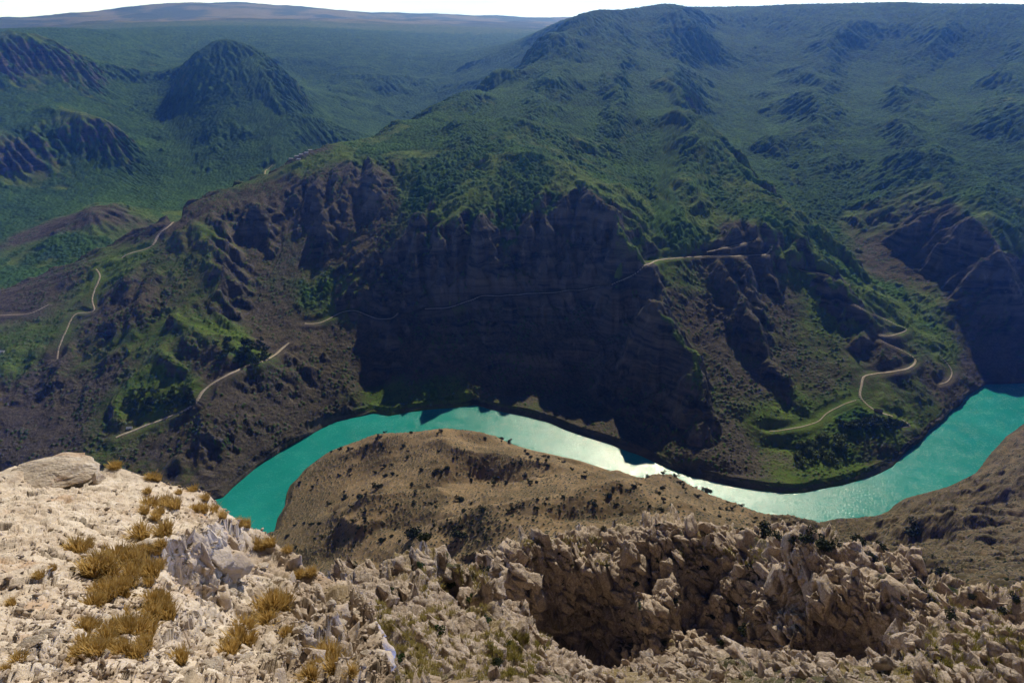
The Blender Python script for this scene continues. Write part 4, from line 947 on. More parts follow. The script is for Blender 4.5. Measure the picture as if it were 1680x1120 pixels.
    d = d+fbm3(x/1.1, y/1.1, z/1.1, 4, 45)*.13+fbm3(x/.05, y/.05, z/.05, 2, 47)*.005
    P2 = P+(N*d[..., None]).astype(np.float32)
    N2 = grid_normals(P2); up = N2[..., 2]
    gr = sst(.1, .45, fbm2(x/.9, y/.9, 4, 51))*sst(.45, .75, up)*brk
    stain = fbm3(x/.5, y/.5, z/.5, 4, 53)
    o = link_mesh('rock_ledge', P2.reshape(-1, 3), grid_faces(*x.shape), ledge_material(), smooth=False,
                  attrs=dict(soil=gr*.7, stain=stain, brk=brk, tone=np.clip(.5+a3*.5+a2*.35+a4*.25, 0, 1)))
    tag(o, kind='structure'); return P2
def ledge_material():
    k = NT_('pale_limestone')
    a = k.noise(1.3, 6, .65); b = k.noise(6, 6, .7); c = k.noise(28, 5, .7)
    col = k.mix(k.ramp(b, (.3, 0), (.7, 1)), (.52,.40,.29), (.80,.67,.52))
    col = k.mix(k.math('MULTIPLY', k.ramp(a, (.42, 0), (.62, 1)), .75), col, (.86,.75,.61))
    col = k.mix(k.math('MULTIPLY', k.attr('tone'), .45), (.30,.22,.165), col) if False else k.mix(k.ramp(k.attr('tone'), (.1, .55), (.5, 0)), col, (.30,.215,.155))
    col = k.mix(k.ramp(k.attr('stain'), (.25, 0), (.55, .55)), col, (.50,.28,.13))
    col = k.mix(k.math('MULTIPLY', k.ramp(c, (.58, 0), (.72, 1)), .5), col, (.27,.15,.09))
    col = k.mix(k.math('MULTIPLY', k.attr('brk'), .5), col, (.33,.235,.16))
    col = k.mix(k.attr('soil'), col, (.20,.14,.055))
    nb = k.bump(b, .05, .7); nb = k.bump(c, .012, .9, nb)
    return k.out(col, .9, nb, .15)
LEDGE = ledge_mesh()

# ------------------------------------------------------------------ where photo pixels land on the finished ground meshes
def verts_of(o):
    a = np.empty(len(o.data.vertices)*3, np.float32); o.data.vertices.foreach_get('co', a); return a.reshape(-1, 3)
class Ground:
    def __init__(s, V):
        f_ = V[:, 1]*CP-(V[:, 2]-CAMZ)*SP; ok = f_ > .3; V = V[ok]; f_ = f_[ok]
        u = 840+F*V[:, 0]/f_; v = 560-F*(V[:, 1]*SP+(V[:, 2]-CAMZ)*CP)/f_
        ok = (u > -60) & (u < 1740) & (v > -40) & (v < 1180); s.V, s.u, s.v, s.f = V[ok], u[ok], v[ok], f_[ok]
        s.key = (np.floor(s.v/6).astype(int)+20)*1000+np.floor(s.u/6).astype(int)+20; o = np.argsort(s.key, kind='stable')
        s.V, s.u, s.v, s.f, s.key = s.V[o], s.u[o], s.v[o], s.f[o], s.key[o]
    def at(s, u, v):
        c = []
        for dv in (-1, 0, 1):
            for du in (-1, 0, 1):
                k = (math.floor(v/6)+dv+20)*1000+math.floor(u/6)+du+20
                a, b = np.searchsorted(s.key, k), np.searchsorted(s.key, k, 'right'); c.append(np.arange(a, b))
        c = np.concatenate(c)
        if len(c) == 0: return None
        d = np.hypot(s.u[c]-u, s.v[c]-v); m = d < 5
        if not m.any(): m = d < 12
        if not m.any(): return None
        c = c[m]; fmin = s.f[c].min(); c = c[s.f[c] < fmin*1.04+.05]; d = np.hypot(s.u[c]-u, s.v[c]-v)
        return s.V[c[d.argmin()]]
GL = Ground(LEDGE.reshape(-1, 3))
GN = Ground(verts_of(bpy.data.objects['canyon_side']))
GM = Ground(verts_of(bpy.data.objects['mountain']))
rng = np.random.default_rng(12)

def empty(name, loc, rz=0, sc=1):
    e = bpy.data.objects.new(name, None); C.objects.link(e); e.location = loc; e.rotation_euler = (0, 0, rz); e.scale = (sc,)*3; e.empty_display_size = .2
    return e
def mesh_only(name, V, Fc, mats, mi=None, smooth=False):
    me = bpy.data.meshes.new(name); me.from_pydata([tuple(map(float, p)) for p in V], [], [tuple(map(int, f)) for f in Fc])
    for m in (mats if isinstance(mats, (list, tuple)) else [mats]): me.materials.append(m)
    if mi is not None: me.polygons.foreach_set('material_index', mi)
    if smooth: me.polygons.foreach_set('use_smooth', [True]*len(me.polygons))
    me.update(); return me
def place(name, me, loc, rz=0, sc=1, tilt=(0, 0), parent=None):
    o = bpy.data.objects.new(name, me); C.objects.link(o); o.location = loc; o.rotation_euler = (tilt[0], tilt[1], rz)
    o.scale = sc if hasattr(sc, '__len__') else (sc,)*3
    if parent: o.parent = parent
    return o

# ------------------------------------------------------------------ dry grass tufts on the ledge
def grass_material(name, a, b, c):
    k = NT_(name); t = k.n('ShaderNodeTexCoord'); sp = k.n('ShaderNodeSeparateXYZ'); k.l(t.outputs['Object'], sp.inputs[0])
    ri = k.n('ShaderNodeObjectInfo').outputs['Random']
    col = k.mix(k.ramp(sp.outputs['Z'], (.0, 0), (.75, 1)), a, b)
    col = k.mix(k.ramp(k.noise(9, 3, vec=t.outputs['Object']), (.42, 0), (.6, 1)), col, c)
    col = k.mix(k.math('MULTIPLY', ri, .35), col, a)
    k.out(col, .75, None, .15); k.b.inputs['Subsurface Weight'].default_value = 0
    tr = k.n('ShaderNodeBsdfTranslucent'); k.l(col, tr.inputs[0]); mx = k.n('ShaderNodeMixShader'); mx.inputs[0].default_value = .35
    k.l(k.b.outputs[0], mx.inputs[1]); k.l(tr.outputs[0], mx.inputs[2]); k.l(mx.outputs[0], k.t.nodes['Material Output'].inputs[0]); return k.m
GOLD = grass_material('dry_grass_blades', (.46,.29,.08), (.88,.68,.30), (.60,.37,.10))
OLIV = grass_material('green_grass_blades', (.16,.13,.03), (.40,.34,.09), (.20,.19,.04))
def tuft_mesh(seed, n=260, spread=.42, droop=.5, wdt=.022):
    r_ = np.random.default_rng(seed); V = []; Fc = []
    for i in range(n):
        a = r_.uniform(0, 2*math.pi); q = math.sqrt(r_.random())*spread*.62; bx, by = q*math.cos(a), q*math.sin(a)
        a2 = a+r_.normal(0, .7); lean = (.15+.75*q/spread)*r_.uniform(.5, 1.3); h = r_.uniform(.45, 1.0)*(1-.35*q/spread)
        w_ = wdt*r_.uniform(.6, 1.2); px_, py_ = -math.sin(a2)*w_, math.cos(a2)*w_; k0 = len(V)
        for j, f in enumerate((0, .4, .75)):
            x_ = bx+math.cos(a2)*lean*h*f**1.5*.8; y_ = by+math.sin(a2)*lean*h*f**1.5*.8; z_ = h*(f-.28*droop*lean*f*f)-.05; k = 1-.5*f
            V += [(x_-px_*k, y_-py_*k, z_), (x_+px_*k, y_+py_*k, z_)]
        f = 1.0; V.append((bx+math.cos(a2)*lean*h*.9, by+math.sin(a2)*lean*h*.9, h*(1-.35*droop*lean)))
        Fc += [(k0, k0+1, k0+3, k0+2), (k0+2, k0+3, k0+5, k0+4), (k0+4, k0+5, k0+6)]
    return V, Fc
GOLD2 = grass_material('yellow_grass_blades', (.24,.18,.05), (.55,.46,.18), (.34,.28,.08))
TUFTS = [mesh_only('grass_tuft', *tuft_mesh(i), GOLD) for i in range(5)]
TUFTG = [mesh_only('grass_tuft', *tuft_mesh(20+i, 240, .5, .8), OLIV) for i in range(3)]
def tufts(items, group, shared, kinds=TUFTS, G=GL, own={}):
    for i, (u, v, px) in enumerate(items):
        p = G.at(u, v)
        if p is None: continue
        D = math.dist(p, (0, 0, CAMZ)); sc = px*D/F
        o = place('grass_tuft', kinds[int(rng.integers(len(kinds)))], (p[0], p[1], p[2]-.02*sc), rng.uniform(0, 6.28), (sc*rng.uniform(.9, 1.1), sc*rng.uniform(.9, 1.1), sc*rng.uniform(.55, .8)), (rng.uniform(-.15, .15), rng.uniform(-.15, .15)))
        tag(o, own.get(i, shared), 'grass tuft', group)
tufts([(127,905,40),(146,896,22),(232,882,38),(270,876,33),(264,897,22),(232,908,32),(258,906,24)], 'golden tufts on the open pale slab', 'small golden grass tuft among those on the open pale rock slab', own={0: 'bushy golden grass tuft standing alone on the smooth pale slab at far left', 2: 'round golden grass tuft near the middle of the pale slab', 3: 'orange brown grass tuft just right of a rounder tuft on the pale slab'})
tufts([(152,938,42),(170,932,46),(188,926,50),(203,925,48),(218,932,50),(233,938,46),(246,945,40),(180,944,40),(210,946,40),(262,930,26)], 'tufts of the long band of dry grass', 'golden grass tuft in the long dense band across the pale slab')
mass = [(float(u), float(v), float(p)) for u, v, p in zip(rng.uniform(135, 285, 54), rng.uniform(955, 1078, 54), rng.uniform(20, 42, 54)) if abs((u-210)/75+(v-1015)/95*.7) < 1.0]
tufts(mass, 'tufts of the big dry grass patch', 'brown golden grass tuft within the big dense patch at lower left', own={0: 'tallest edge tuft of the big dry grass patch at lower left'} if False else {})
tufts([(246,830,30),(271,830,32),(286,834,30),(257,850,22),(238,840,20),(262,842,22)], 'tufts beside the upper crack', 'olive gold grass tuft by the crack high on the pale rock')
tufts([(320,838,20),(334,838,24),(350,842,26),(366,848,20),(393,860,22),(405,863,22),(250,782,22),(262,784,18),(318,800,18),(190,768,22),(294,810,14),(338,820,18),(243,808,16),(418,897,26),(443,894,24),(475,900,20),(430,900,16)], 'tufts along the ledge rim', 'short straw coloured grass tuft near the outer rim of the ledge', own={9: 'small rusty grass tuft beside the boulder on top of the ledge'})
tufts([(428,1008,46),(448,995,44),(464,1000,46),(440,1020,36),(400,1038,46),(388,1052,44),(376,1072,38),(405,1058,36),(296,1086,36),(536,1082,50),(552,1098,48),(520,1100,36),(508,1112,36),(493,945,22),(511,942,24),(470,1040,26),(575,1105,30)], 'tufts in the rock hollows', 'golden grass tuft rooted in a shaded hollow between broken rocks')
tufts([(30,1085,26),(64,950,18),(20,990,16),(10,1100,20),(60,1100,18),(90,935,14)], 'sparse tufts at the left edge', 'thin sparse grass tuft at the far left edge of the pale slab')

# grass growing over the middle crag: nobody could count it
def grass_cover(name, G, boxes, n, hgt, mat, seed, keep=None):
    r_ = np.random.default_rng(seed); cnt = 0; P_ = []
    for (u0, u1, v0, v1, k_) in boxes:
        for _ in range(int(n*k_)):
            u, v = r_.uniform(u0, u1), r_.uniform(v0, v1)
            if fbm2(np.array([u/26.]), np.array([v/20.]), 3, 77)[0] < -.12: continue
            p = G.at(u, v)
            if p is not None and p[2] < CAMZ-3: P_.append(p)
    if not P_: return
    P_ = np.array(P_, float); V = []; Fc = []
    base_v = []; tv, tf = tuft_mesh(seed, 16, .5, .6, .05); tv = np.array(tv)
    tri = []
    for f in tf: tri += [(f[0], f[1], f[2])]+([(f[0], f[2], f[3])] if len(f) == 4 else [])
    tri = np.array(tri)
    sc = hgt*r_.uniform(.6, 1.3, len(P_))*np.clip(np.linalg.norm(P_-[0, 0, CAMZ], axis=1)/50, .5, 3); a = r_.uniform(0, 6.28, len(P_)); ca, sa = np.cos(a)[:, None], np.sin(a)[:, None]
    X_ = (tv[None, :, 0]*ca-tv[None, :, 1]*sa)*sc[:, None]; Y_ = (tv[None, :, 0]*sa+tv[None, :, 1]*ca)*sc[:, None]; Z_ = tv[None, :, 2]*sc[:, None]
    VV = np.stack([X_+P_[:, None, 0], Y_+P_[:, None, 1], Z_+P_[:, None, 2]], 2).reshape(-1, 3)
    FF = (tri[None]+(np.arange(len(P_))*len(tv))[:, None, None]).reshape(-1, 3)
    o = link_mesh(name, VV, FF, mat); tag(o, 'dry yellow grass growing over the middle crag', 'grass', kind='stuff')
grass_cover('dry_grass', GN, [(540,640,985,1110,1.2),(600,720,1010,1115,1.3),(640,860,1040,1115,1),(690,800,930,1010,.5)], 620, .42, GOLD2, 5)
grass_cover('mountain_grass', GN, [(860,1000,880,930,.8),(1120,1260,895,925,.6),(800,900,1040,1110,.5),(1450,1680,960,1110,.7)], 900, .5, OLIV, 6)

# ------------------------------------------------------------------ stones
STONE = bpy.data.materials['pale_limestone']
def stone_material():
    k = NT_('weathered_stone'); t = k.n('ShaderNodeTexCoord').outputs['Object']; ri = k.n('ShaderNodeObjectInfo').outputs['Random']
    col = k.mix(k.ramp(k.noise(3, 6, .7, vec=t), (.35, 0), (.65, 1)), (.62,.49,.36), (.86,.75,.61))
    col = k.mix(k.ramp(k.noise(1.2, 4, vec=t), (.58, 0), (.72, .7)), col, (.45,.22,.09))
    return k.out(col, .9, k.bump(k.noise(8, 5, .7, vec=t), .08, .8), .15)
STM = stone_material()
def hull(pts):
    bm = bmesh.new()
    for p in pts: bm.verts.new(p)
    bmesh.ops.convex_hull(bm, input=bm.verts)
    loose = [v for v in bm.verts if not v.link_faces]; bmesh.ops.delete(bm, geom=loose, context='VERTS')
    bmesh.ops.triangulate(bm, faces=bm.faces); bm.verts.index_update()
    V = [tuple(v.co) for v in bm.verts]; Fc = [tuple(v.index for v in f.verts) for f in bm.faces]; bm.free(); return V, Fc
def boulder_mesh(seed, flat=.6):
    r_ = np.random.default_rng(seed); P_ = r_.normal(size=(16, 3)); P_ /= np.linalg.norm(P_, axis=1)[:, None]; P_ *= r_.uniform(.75, 1.1, (16, 1)); P_[:, 2] *= flat
    V, Fc = hull(P_); bm = bmesh.new(); vs = [bm.verts.new(p) for p in V]
    for f in Fc: bm.faces.new([vs[i] for i in f])
    bmesh.ops.bevel(bm, geom=list(bm.edges), offset=.05, segments=1, affect='EDGES'); bmesh.ops.triangulate(bm, faces=bm.faces)
    for _ in range(3): bmesh.ops.subdivide_edges(bm, edges=[e for e in bm.edges if e.calc_length() > .12], cuts=1); bmesh.ops.triangulate(bm, faces=bm.faces)
    co = np.array([v.co for v in bm.verts]); d = fbm3(co[:, 0]*3+seed, co[:, 1]*3, co[:, 2]*3, 4, seed)*.10+(worley3(co[:, 0]*3+seed, co[:, 1]*3, co[:, 2]*6, seed)[2]-.5)*.07
    nn = co/np.linalg.norm(co, axis=1)[:, None]; co = co+nn*d[:, None]
    for v, c_ in zip(bm.verts, co): v.co = c_
    me = bpy.data.meshes.new('boulder'); bm.to_mesh(me); bm.free(); me.materials.append(STM); return me
BLD = [boulder_mesh(i, .45+.12*i) for i in range(5)]
def rock(u, v, px, label, k, asp=(1, 1, 1), G=GL, tilt=(0, 0), sink=.25, rz=None, name='boulder', cat='boulder', group=None):
    p = G.at(u, v)
    if p is None: return
    D = math.dist(p, (0, 0, CAMZ)); sc = px*D/F/2
    o = place(name, BLD[k], (p[0], p[1], p[2]+sc*asp[2]*.5*(1-2*sink)), rng.uniform(0, 6) if rz is None else rz, [sc*a for a in asp], tilt); tag(o, label, cat, group); return o
rock(95, 774, 128, 'long rust stained boulder lying on the very top of the pale ledge', 1, (1, .62, .42), rz=.12, sink=.48)
rock(48, 1058, 46, 'flat grey stone slab with dark shadow at lower left of the ledge', 0, (1.1, .6, .5), rz=.3, tilt=(.1, -.2))
rock(78, 1040, 34, 'reddish stone slab leaning on a flatter grey slab', 0, (1.1, .5, .6), rz=.2, tilt=(.2, .25))
rock(348, 1098, 42, 'blocky pale boulder at the foot of the broken rock rib', 3, (1, .9, .8))
rock(162, 790, 26, 'reddish blocky stone standing below the top boulder', 4, (.8, .7, 1.1))
rock(172, 1075, 18, 'small white stone inside the big grass patch', 2)
rock(222, 955, 20, 'white stone under the long band of dry grass', 1)
rock(400, 1085, 40, 'leaning grey slab of rock between two grassy hollows', 0, (.5, 1.5, .9), rz=-.5, tilt=(-.5, .3))
rock(455, 960, 30, 'angular dark faced boulder below the rim of the ledge', 3)
rock(500, 1040, 36, 'pale angular boulder right of the shaded grass hollow', 4)
for u, v, px in ((520,1015,22),(478,1075,26),(560,1030,22),(585,1010,16),(430,930,20),(540,990,18),(380,975,22),(340,1040,24),(310,1075,18),(600,1075,20)):
    rock(u, v, px, 'rough pale boulder among the broken rocks right of the slab', int(rng.integers(5)), group='boulders on the broken ledge')
# chips of shale: nobody could count them
def rubble(name, G, n, box, s0, s1, mat, seed, label, wfun=None, cellpx=None):
    r_ = np.random.default_rng(seed); shp = []
    for i in range(5):
        P_ = r_.normal(size=(6, 3)); P_ /= np.linalg.norm(P_, axis=1)[:, None]; P_[:, 2] *= .4; shp.append(hull(P_))
    VV, FF, off = [], [], 0
    for _ in range(n):
        u, v = r_.uniform(box[0], box[1]), r_.uniform(box[2], box[3])
        if wfun is not None and r_.random() > wfun(u, v): continue
        p = G.at(u, v)
        if p is None: continue
        V, Fc = shp[int(r_.integers(5))]; V = np.array(V); sc = s0*(s1/s0)**(r_.random()**2.2); a, b, c_ = r_.uniform(0, 6.28), r_.normal(0, .35), r_.normal(0, .35)
        V = V*[1, r_.uniform(.5, 1), 1]*sc
        Rx = np.array([[1,0,0],[0,math.cos(b),-math.sin(b)],[0,math.sin(b),math.cos(b)]]); Ry = np.array([[math.cos(c_),0,math.sin(c_)],[0,1,0],[-math.sin(c_),0,math.cos(c_)]]); Rz = np.array([[math.cos(a),-math.sin(a),0],[math.sin(a),math.cos(a),0],[0,0,1]])
        V = V@Rz.T@Rx.T@Ry.T+p+[0, 0, sc*.18]; VV.append(V); FF.append(np.array(Fc)+off); off += len(V)
    if not VV: return
    o = link_mesh(name, np.concatenate(VV), np.concatenate(FF), mat); tag(o, label, 'rubble', kind='stuff')
rubble('rubble', GL, 17000, (0, 640, 745, 1119), .014, .085, CHIPM if 'CHIPM' in globals() else STONE, 3, 'loose chips of pale shale on the ledge', wfun=lambda u, v: .08+.5*min(1, max(0, (u-60)/260+(v-860)/240)))

# ------------------------------------------------------------------ fractured blocks and slabs that make up the crags
def block_mesh(seed):
    r_ = np.random.default_rng(seed); P_ = r_.uniform(-1, 1, (15, 3)); P_ /= np.maximum(np.abs(P_).max(1), .3)[:, None]; P_ *= r_.uniform(.82, 1.0, (15, 1)); V, Fc = hull(P_)
    bm = bmesh.new(); vs = [bm.verts.new(p) for p in V]
    for f in Fc: bm.faces.new([vs[i] for i in f])
    for _ in range(3): bmesh.ops.subdivide_edges(bm, edges=[e for e in bm.edges if e.calc_length() > .34], cuts=1); bmesh.ops.triangulate(bm, faces=bm.faces)
    bm.verts.index_update(); co = np.array([v.co for v in bm.verts]); d = facets(co[:, 0]*2.2+seed, co[:, 1]*2.2, co[:, 2]*3, seed, 1.2)*.16+fbm3(co[:, 0]*4, co[:, 1]*4+seed, co[:, 2]*4, 3, seed)*.07
    co = co+co/np.linalg.norm(co, axis=1)[:, None]*d[:, None]; F_ = np.array([[v.index for v in f.verts] for f in bm.faces]); bm.free(); return co, F_
BLK = [block_mesh(100+i) for i in range(10)]
def crag_blocks(name, boxes, seed, G=None, mat=None, ymin=14, at_=None, sink=.45):
    G = G or GN; mat = mat or CRAG
    r_ = np.random.default_rng(seed); VV, FF, off = [], [], 0
    for (u0, u1, v0, v1, n_, p0, p1) in boxes:
        for _ in range(n_):
            u, v = r_.uniform(u0, u1), r_.uniform(v0, v1)
            if fbm2(np.array([u/38.]), np.array([v/30.]), 3, 55)[0] < -.22: continue
            p = G.at(u, v)
            if p is None or p[1] > 330 or p[1] < ymin: continue
            D = math.dist(p, (0, 0, CAMZ)); sc = p0*(p1/p0)**(r_.random()**1.6)*D/F/2
            V, F_ = BLK[int(r_.integers(len(BLK)))]; V = V*[r_.uniform(.32, .6), r_.uniform(.6, 1.0), r_.uniform(.8, 1.5)]*sc
            a = r_.normal(.5, .35); b = r_.normal(.15, .25); c_ = r_.normal(.25, .5)          # slabs lean to the left, strike away from the viewer
            Ry = np.array([[math.cos(a),0,-math.sin(a)],[0,1,0],[math.sin(a),0,math.cos(a)]]); Rx = np.array([[1,0,0],[0,math.cos(b),-math.sin(b)],[0,math.sin(b),math.cos(b)]]); Rz = np.array([[math.cos(c_),-math.sin(c_),0],[math.sin(c_),math.cos(c_),0],[0,0,1]])
            VV.append(V@Ry.T@Rx.T@Rz.T+p-[0, 0, sc*sink]); FF.append(F_+off); off += len(V)
    o = link_mesh(name, np.concatenate(VV), np.concatenate(FF), mat, attrs=at_ and {k_: np.full(off, v_) for k_, v_ in at_.items()} or {k_: np.zeros(off) for k_ in ('grassy', 'shrub', 'soil', 'scrub', 'olive')}); tag(o, kind='structure')
crag_blocks('rock_outcrop', [(825,1060,880,985,230,16,48),(1060,1350,860,1110,560,14,46),(1255,1510,900,1010,260,16,52),(1300,1520,1000,1060,60,16,36),(860,1060,985,1110,70,14,36),(1500,1680,960,1110,170,14,44)], 5)
crag_blocks('rock_outcrop', [(600,860,890,1115,230,14,52),(620,700,905,1000,30,14,40),(860,1060,1085,1118,60,16,46),(1040,1420,1085,1119,170,16,50),(1420,1680,1075,1119,90,16,50)], 6)
LA = dict(soil=0, stain=-.1, brk=.8, tone=.6)
crag_blocks('rock_outcrop', [(300,410,868,925,26,22,60),(330,520,930,1010,34,20,62),(480,650,960,1115,60,18,66),(300,480,1020,1118,34,18,60),(400,600,880,960,34,16,44)], 8, G=GL, mat=STONE, ymin=2, at_=LA, sink=.7)
crag_blocks('rock_outcrop', [(0,250,760,900,16,16,60),(0,140,900,1115,12,16,50),(190,300,770,830,10,14,36)], 9, G=GL, mat=STONE, ymin=2, at_=dict(soil=0, stain=0, brk=.1, tone=.6), sink=.95)

# ------------------------------------------------------------------ shrubs and trees
def leaf_material(name, a, b):
    k = NT_(name); t = k.n('ShaderNodeTexCoord').outputs['Object']; ri = k.n('ShaderNodeObjectInfo').outputs['Random']
    col = k.mix(k.ramp(k.noise(2.5, 4, vec=t), (.35, 0), (.65, 1)), a, b); col = k.mix(k.math('MULTIPLY', ri, .4), col, a); return k.out(col, .7, None, .2)
LFD = leaf_material('dark_leaves', (.012,.022,.006), (.035,.05,.014)); LFB = leaf_material('bright_leaves', (.06,.10,.014), (.16,.22,.04)); LFM = leaf_material('mid_leaves', (.02,.045,.010), (.05,.095,.02))
BARK = NT_('bark'); BARK = BARK.out((.06,.045,.032), .9)
def crown_mesh(name, seed, mat, n=420, lobes=7, tall=.8, leaf=.11):
    r_ = np.random.default_rng(seed); cs = r_.normal(0, .36, (lobes, 3)); cs[:, 2] = np.abs(cs[:, 2])*tall+.25*tall+.15; rs = r_.uniform(.28, .5, lobes); V = []; Fc = []
    for i in range(n):
        j = int(r_.integers(lobes)); d = r_.normal(size=3); d /= np.linalg.norm(d); p = cs[j]+d*rs[j]*r_.uniform(.6, 1.05)*[1, 1, tall]
        if p[2] < .04: continue
        nn = d+r_.normal(0, .6, 3); nn /= np.linalg.norm(nn); t_ = np.cross(nn, r_.normal(size=3)); t_ /= np.linalg.norm(t_)+1e-9; b_ = np.cross(nn, t_); s_ = leaf*r_.uniform(.5, 1.3); k0 = len(V)
        V += [p-t_*s_, p-b_*s_*.6, p+t_*s_, p+b_*s_*.6]; Fc.append((k0, k0+1, k0+2, k0+3))
    return mesh_only(name, V, Fc, mat)
def trunk_mesh(name, seed, h=.55, r0=.06, limbs=4):
    r_ = np.random.default_rng(seed); V = []; Fc = []
    def tube(P_, R_):
        k0 = len(V)
        for p, q in zip(P_, R_):
            for a in range(6): V.append((p[0]+q*math.cos(a*1.047), p[1]+q*math.sin(a*1.047), p[2]))
        for i in range(len(P_)-1):
            for a in range(6): Fc.append((k0+i*6+a, k0+i*6+(a+1) % 6, k0+i*6+6+(a+1) % 6, k0+i*6+6+a))
    tube([(0, 0, -.12), (.02, .01, h*.5), (0, .03, h)], [r0, r0*.75, r0*.5])
    for i in range(limbs):
        a = i*6.28/limbs+r_.uniform(0, .8); z0 = h*r_.uniform(.35, .9); L_ = r_.uniform(.3, .5)
        tube([(0, 0, z0), (math.cos(a)*L_*.5, math.sin(a)*L_*.5, z0+L_*.35), (math.cos(a)*L_, math.sin(a)*L_, z0+L_*.6)], [r0*.45, r0*.3, r0*.12])
    return mesh_only(name, V, Fc, BARK)
CR = {'dark': [crown_mesh('crown', i, LFD, 520, 7, .7) for i in range(3)], 'bright': [crown_mesh('crown', 10+i, LFB, 300, 6, .9, .15) for i in range(3)], 'mid': [crown_mesh('crown', 20+i, LFM, 300, 6, .8, .15) for i in range(3)]}
TRK = [trunk_mesh('trunk', i) for i in range(2)]
def plant(name, cat, u, v, px, kind, label, group, G, lift=0, zs=None):
    p = G.at(u, v)
    if p is None: return
    D = math.dist(p, (0, 0, CAMZ)); sc = px*D/F/1.5
    e = empty(name, (p[0], p[1], p[2]-.03*sc), rng.uniform(0, 6.28), sc*rng.uniform(.9, 1.1)); tag(e, label, cat, group)
    c = place('crown' if name != 'shrub' else 'foliage', CR[kind][int(rng.integers(3))], (0, 0, lift), parent=e, sc=(1, 1, zs or 1)); t = place('trunk' if name != 'shrub' else 'stem', TRK[int(rng.integers(2))], (0, 0, 0), parent=e)
    return e
own = [(676,880,34,'dark green shrub on the top left shoulder of the middle crag'),(698,886,22,'small dark shrub beside a larger one on top of the middle crag'),(806,940,22,'green shrub clinging to the right edge of the middle crag'),(812,1090,20,'bright olive shrub low on the right flank of the middle crag'),
       (752,880,26,'black green shrub in the gully behind the middle crag'),(1252,872,26,'dark shrub on the pale skyline between the two big crags'),(1230,882,22,'dark shrub left of the gap between the two big crags'),(1322,892,24,'dark shrub behind the tallest right crag'),
       (1085,838,12,'tiny dark bush on the highest point of the big crag'),(1495,880,24,'dark round bush in the hollow near the right river bank')]
for u, v, px, lb in own: plant('shrub', 'shrub', u, v, px, 'dark', lb, None, GN)
for u, v in [(1270,885),(1300,888),(1345,905),(1370,912),(1395,905),(1420,918),(1440,925),(1455,940),(1470,960),(1500,965),(1480,985),(1530,990),(1445,900),(1410,895),(1360,890),(1560,1010),(1600,1010),(1640,1000),(1660,985),(1590,985),(1540,940),(1510,930)]:
    plant('shrub', 'shrub', u+rng.uniform(-6, 6), v+rng.uniform(-4, 4), rng.uniform(12, 24), 'dark', 'dark green shrub on the slope behind the right crags', 'shrubs on the slope behind the right crags', GN)
for u, v in [(905,925),(925,960),(1000,930),(1040,960),(1090,900),(1110,990),(1150,930),(1170,1010),(1180,1060),(1205,990),(1230,930),(1215,1040),(1090,1060),(980,900)]:
    plant('shrub', 'shrub', u+rng.uniform(-6, 6), v+rng.uniform(-4, 4), rng.uniform(10, 19), 'dark', 'small dark shrub growing out of the big broken crag', 'shrubs on the big crag', GN)
for u, v in [(740,960),(770,985),(690,930),(720,1035),(640,975),(800,1020),(830,1060),(760,1070),(595,1000),(655,1080)]:
    plant('shrub', 'shrub', u, v, rng.uniform(9, 16), 'mid', 'small green bush on the face of the middle crag', 'bushes on the middle crag', GN)
# scrub on the headland
cnt = 0
while cnt < 230:
    u, v = rng.uniform(470, 1330), rng.uniform(702, 900)
    if fbm2(np.array([u/60.]), np.array([v/22.]), 3, 66)[0]+rng.normal(0, .25) < .12: continue
    p = GN.at(u, v)
    if p is None or p[1] < 330 or p[2] < 4: continue
    plant('shrub', 'shrub', u, v, rng.uniform(4, 8.5), 'dark', 'small dark bush dotted over the brown headland inside the river bend', 'bushes dotted over the brown headland', GN); cnt += 1
for u, v in [(590,815),(620,800),(735,770),(755,822),(760,835),(790,838),(1000,815),(975,828),(870,728),(905,735),(1040,800),(1160,805)]:
    plant('shrub', 'shrub', u, v, rng.uniform(10, 15), 'dark', 'larger dark bush in a fold of the brown headland', 'larger bushes in the folds of the headland', GN)
for _ in range(34):
    u, v = rng.uniform(1305, 1392), rng.uniform(716, 762)
    plant('tree', 'tree', u, v, rng.uniform(8, 12), 'bright', 'yellow green tree in the grove beside the river', 'trees of the bright grove by the river', GM)
for i in range(30):
    u = 1378+i*3.2+rng.uniform(-3, 3); v = 697+rng.uniform(-8, 6)
    plant('tree', 'tree', u, v, rng.uniform(8, 12), 'mid', 'dark green tree in the belt below the farm track', 'trees of the dark belt below the farm', GM)
for _ in range(40):
    u, v = rng.uniform(350, 440), rng.uniform(560, 600)
    plant('tree', 'tree', u, v, rng.uniform(7, 11), 'mid', 'green tree in the thicket above the river road', 'trees of the thicket above the river road', GM)
for _ in range(46):
    u, v = rng.uniform(205, 320), rng.uniform(640, 682)
    plant('tree', 'tree', u, v, rng.uniform(6, 11), 'mid', 'green tree in the wood left of the river road', 'trees of the wood left of the river road', GM)

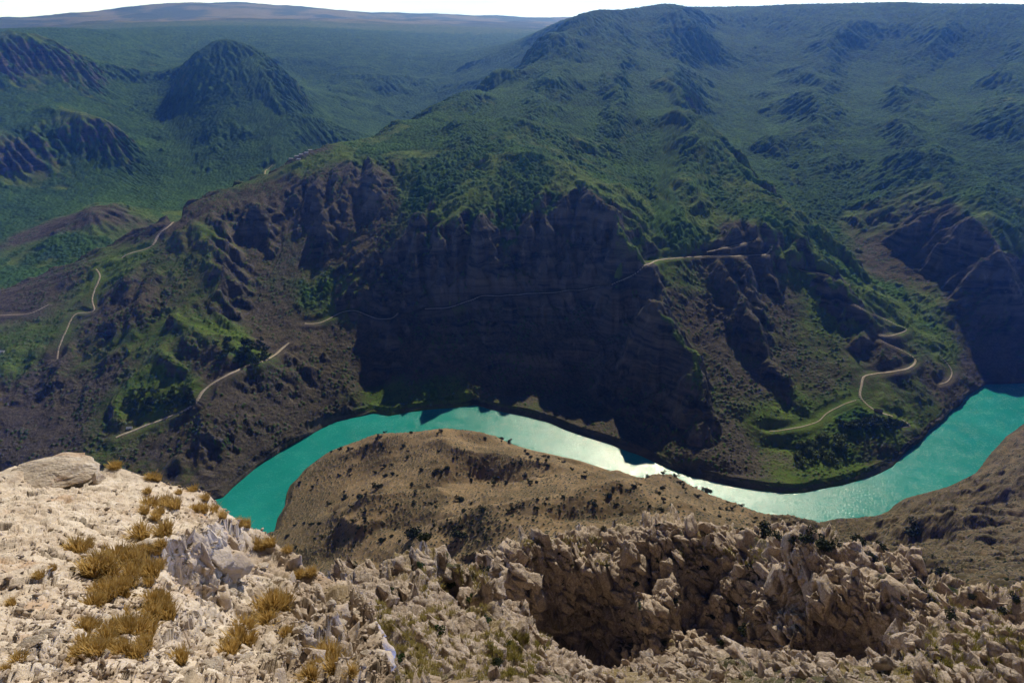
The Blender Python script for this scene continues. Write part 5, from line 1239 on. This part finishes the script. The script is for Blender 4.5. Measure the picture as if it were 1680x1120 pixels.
# ------------------------------------------------------------------ small buildings far below
def flat_mat(name, c): k = NT_(name); t = k.n('ShaderNodeTexCoord').outputs['Object']; return k.out(k.mix(k.ramp(k.noise(1.5, 4, vec=t), (.35, 0), (.65, 1)), tuple(x*.75 for x in c), c), .85)
WALLW = flat_mat('white_plaster', (.62,.60,.56)); ROOFD = flat_mat('dark_roofing', (.07,.06,.06)); ROOFW = flat_mat('pale_roofing', (.6,.6,.6)); WALLS = flat_mat('stone_wall', (.28,.23,.18)); GLS = flat_mat('window_glass', (.03,.04,.05))
def box(x0, x1, y0, y1, z0, z1):
    return [(x0,y0,z0),(x1,y0,z0),(x1,y1,z0),(x0,y1,z0),(x0,y0,z1),(x1,y0,z1),(x1,y1,z1),(x0,y1,z1)], [(0,3,2,1),(4,5,6,7),(0,1,5,4),(1,2,6,5),(2,3,7,6),(3,0,4,7)]
def house(u, v, L_, W_, Hh, wall, roof, label, rz, group=None):
    p = GM.at(u, v)
    if p is None: return
    e = empty('house', (p[0], p[1], p[2]-.6), rz); tag(e, label, 'house', group)
    V, Fc = box(-L_/2, L_/2, -W_/2, W_/2, -3, Hh); V += [(-L_/2, 0, Hh+W_*.3), (L_/2, 0, Hh+W_*.3)]; Fc += [(4, 7, 8), (5, 9, 6)]
    place('wall', mesh_only('wall', V, Fc, wall), (0, 0, 0), parent=e)
    o_ = .35; h0 = Hh-.12; V = []; Fc = []
    for sgn in (-1, 1):
        k0 = len(V); a = [(-L_/2-o_, sgn*(W_/2+o_), h0-.1), (L_/2+o_, sgn*(W_/2+o_), h0-.1), (L_/2+o_, 0, Hh+W_*.3+.06), (-L_/2-o_, 0, Hh+W_*.3+.06)]
        V += a+[(x, y, z+.16) for x, y, z in a]; Fc += [(k0+4, k0+5, k0+6, k0+7), (k0, k0+3, k0+2, k0+1), (k0, k0+1, k0+5, k0+4), (k0+1, k0+2, k0+6, k0+5), (k0+3, k0, k0+4, k0+7)]
    place('roof', mesh_only('roof', V, Fc, roof), (0, 0, 0), parent=e)
    for k_ in (-.28, .28):
        V, Fc = box(k_*L_-.5, k_*L_+.5, -W_/2-.05, -W_/2+.05, 1.1, 2.1); place('window', mesh_only('window', V, Fc, GLS), (0, 0, 0), parent=e)
    V, Fc = box(-.45, .45, -W_/2-.06, -W_/2+.05, 0, 2.0); place('door', mesh_only('door', V, Fc, ROOFD), (0, 0, 0), parent=e)
house(206, 660, 7, 4.5, 2.6, WALLW, ROOFW, 'small white house among the trees left of the river road', .2)
house(213, 703, 8, 4.5, 2.4, WALLW, ROOFW, 'low white shed beside the lower end of the river road', .1)
house(1440, 675, 12, 6, 3, WALLS, ROOFD, 'dark roofed farm building at the end of the winding track', -.3)
house(3, 578, 8, 5, 2.8, WALLW, ROOFW, 'white house on the slope at the far left edge', .1)
for u, v, d in ((478,262,0),(487,258,.2),(495,255,.1),(503,252,-.1),(510,248,.3),(490,263,0)):
    house(u, v, 9, 6, 3, WALLS, ROOFW, 'stone house of the hamlet on the crest of the left ridge', d, 'houses of the hamlet on the ridge')

# ------------------------------------------------------------------ haze
hb = np.array([(-16000,-200,-40),(16000,-200,-40),(16000,15600,-40),(-16000,15600,-40),(-16000,-200,860),(16000,-200,860),(16000,15600,860),(-16000,15600,860)], float)
hm = bpy.data.materials.new('haze'); hm.use_nodes = True; ht = hm.node_tree
ht.nodes.remove(ht.nodes['Principled BSDF']); pv = ht.nodes.new('ShaderNodeVolumePrincipled')
pv.inputs['Density'].default_value = 0.000105; pv.inputs['Color'].default_value = (.085,.26,1,1); pv.inputs['Anisotropy'].default_value = .72
pv.inputs['Absorption Color'].default_value = (1,1,1,1)
ht.links.new(pv.outputs[0], ht.nodes['Material Output'].inputs['Volume'])
ho = link_mesh('haze', hb, [(3,2,1,0),(4,5,6,7),(0,1,5,4),(1,2,6,5),(2,3,7,6),(3,0,4,7)], hm); tag(ho, kind='stuff')
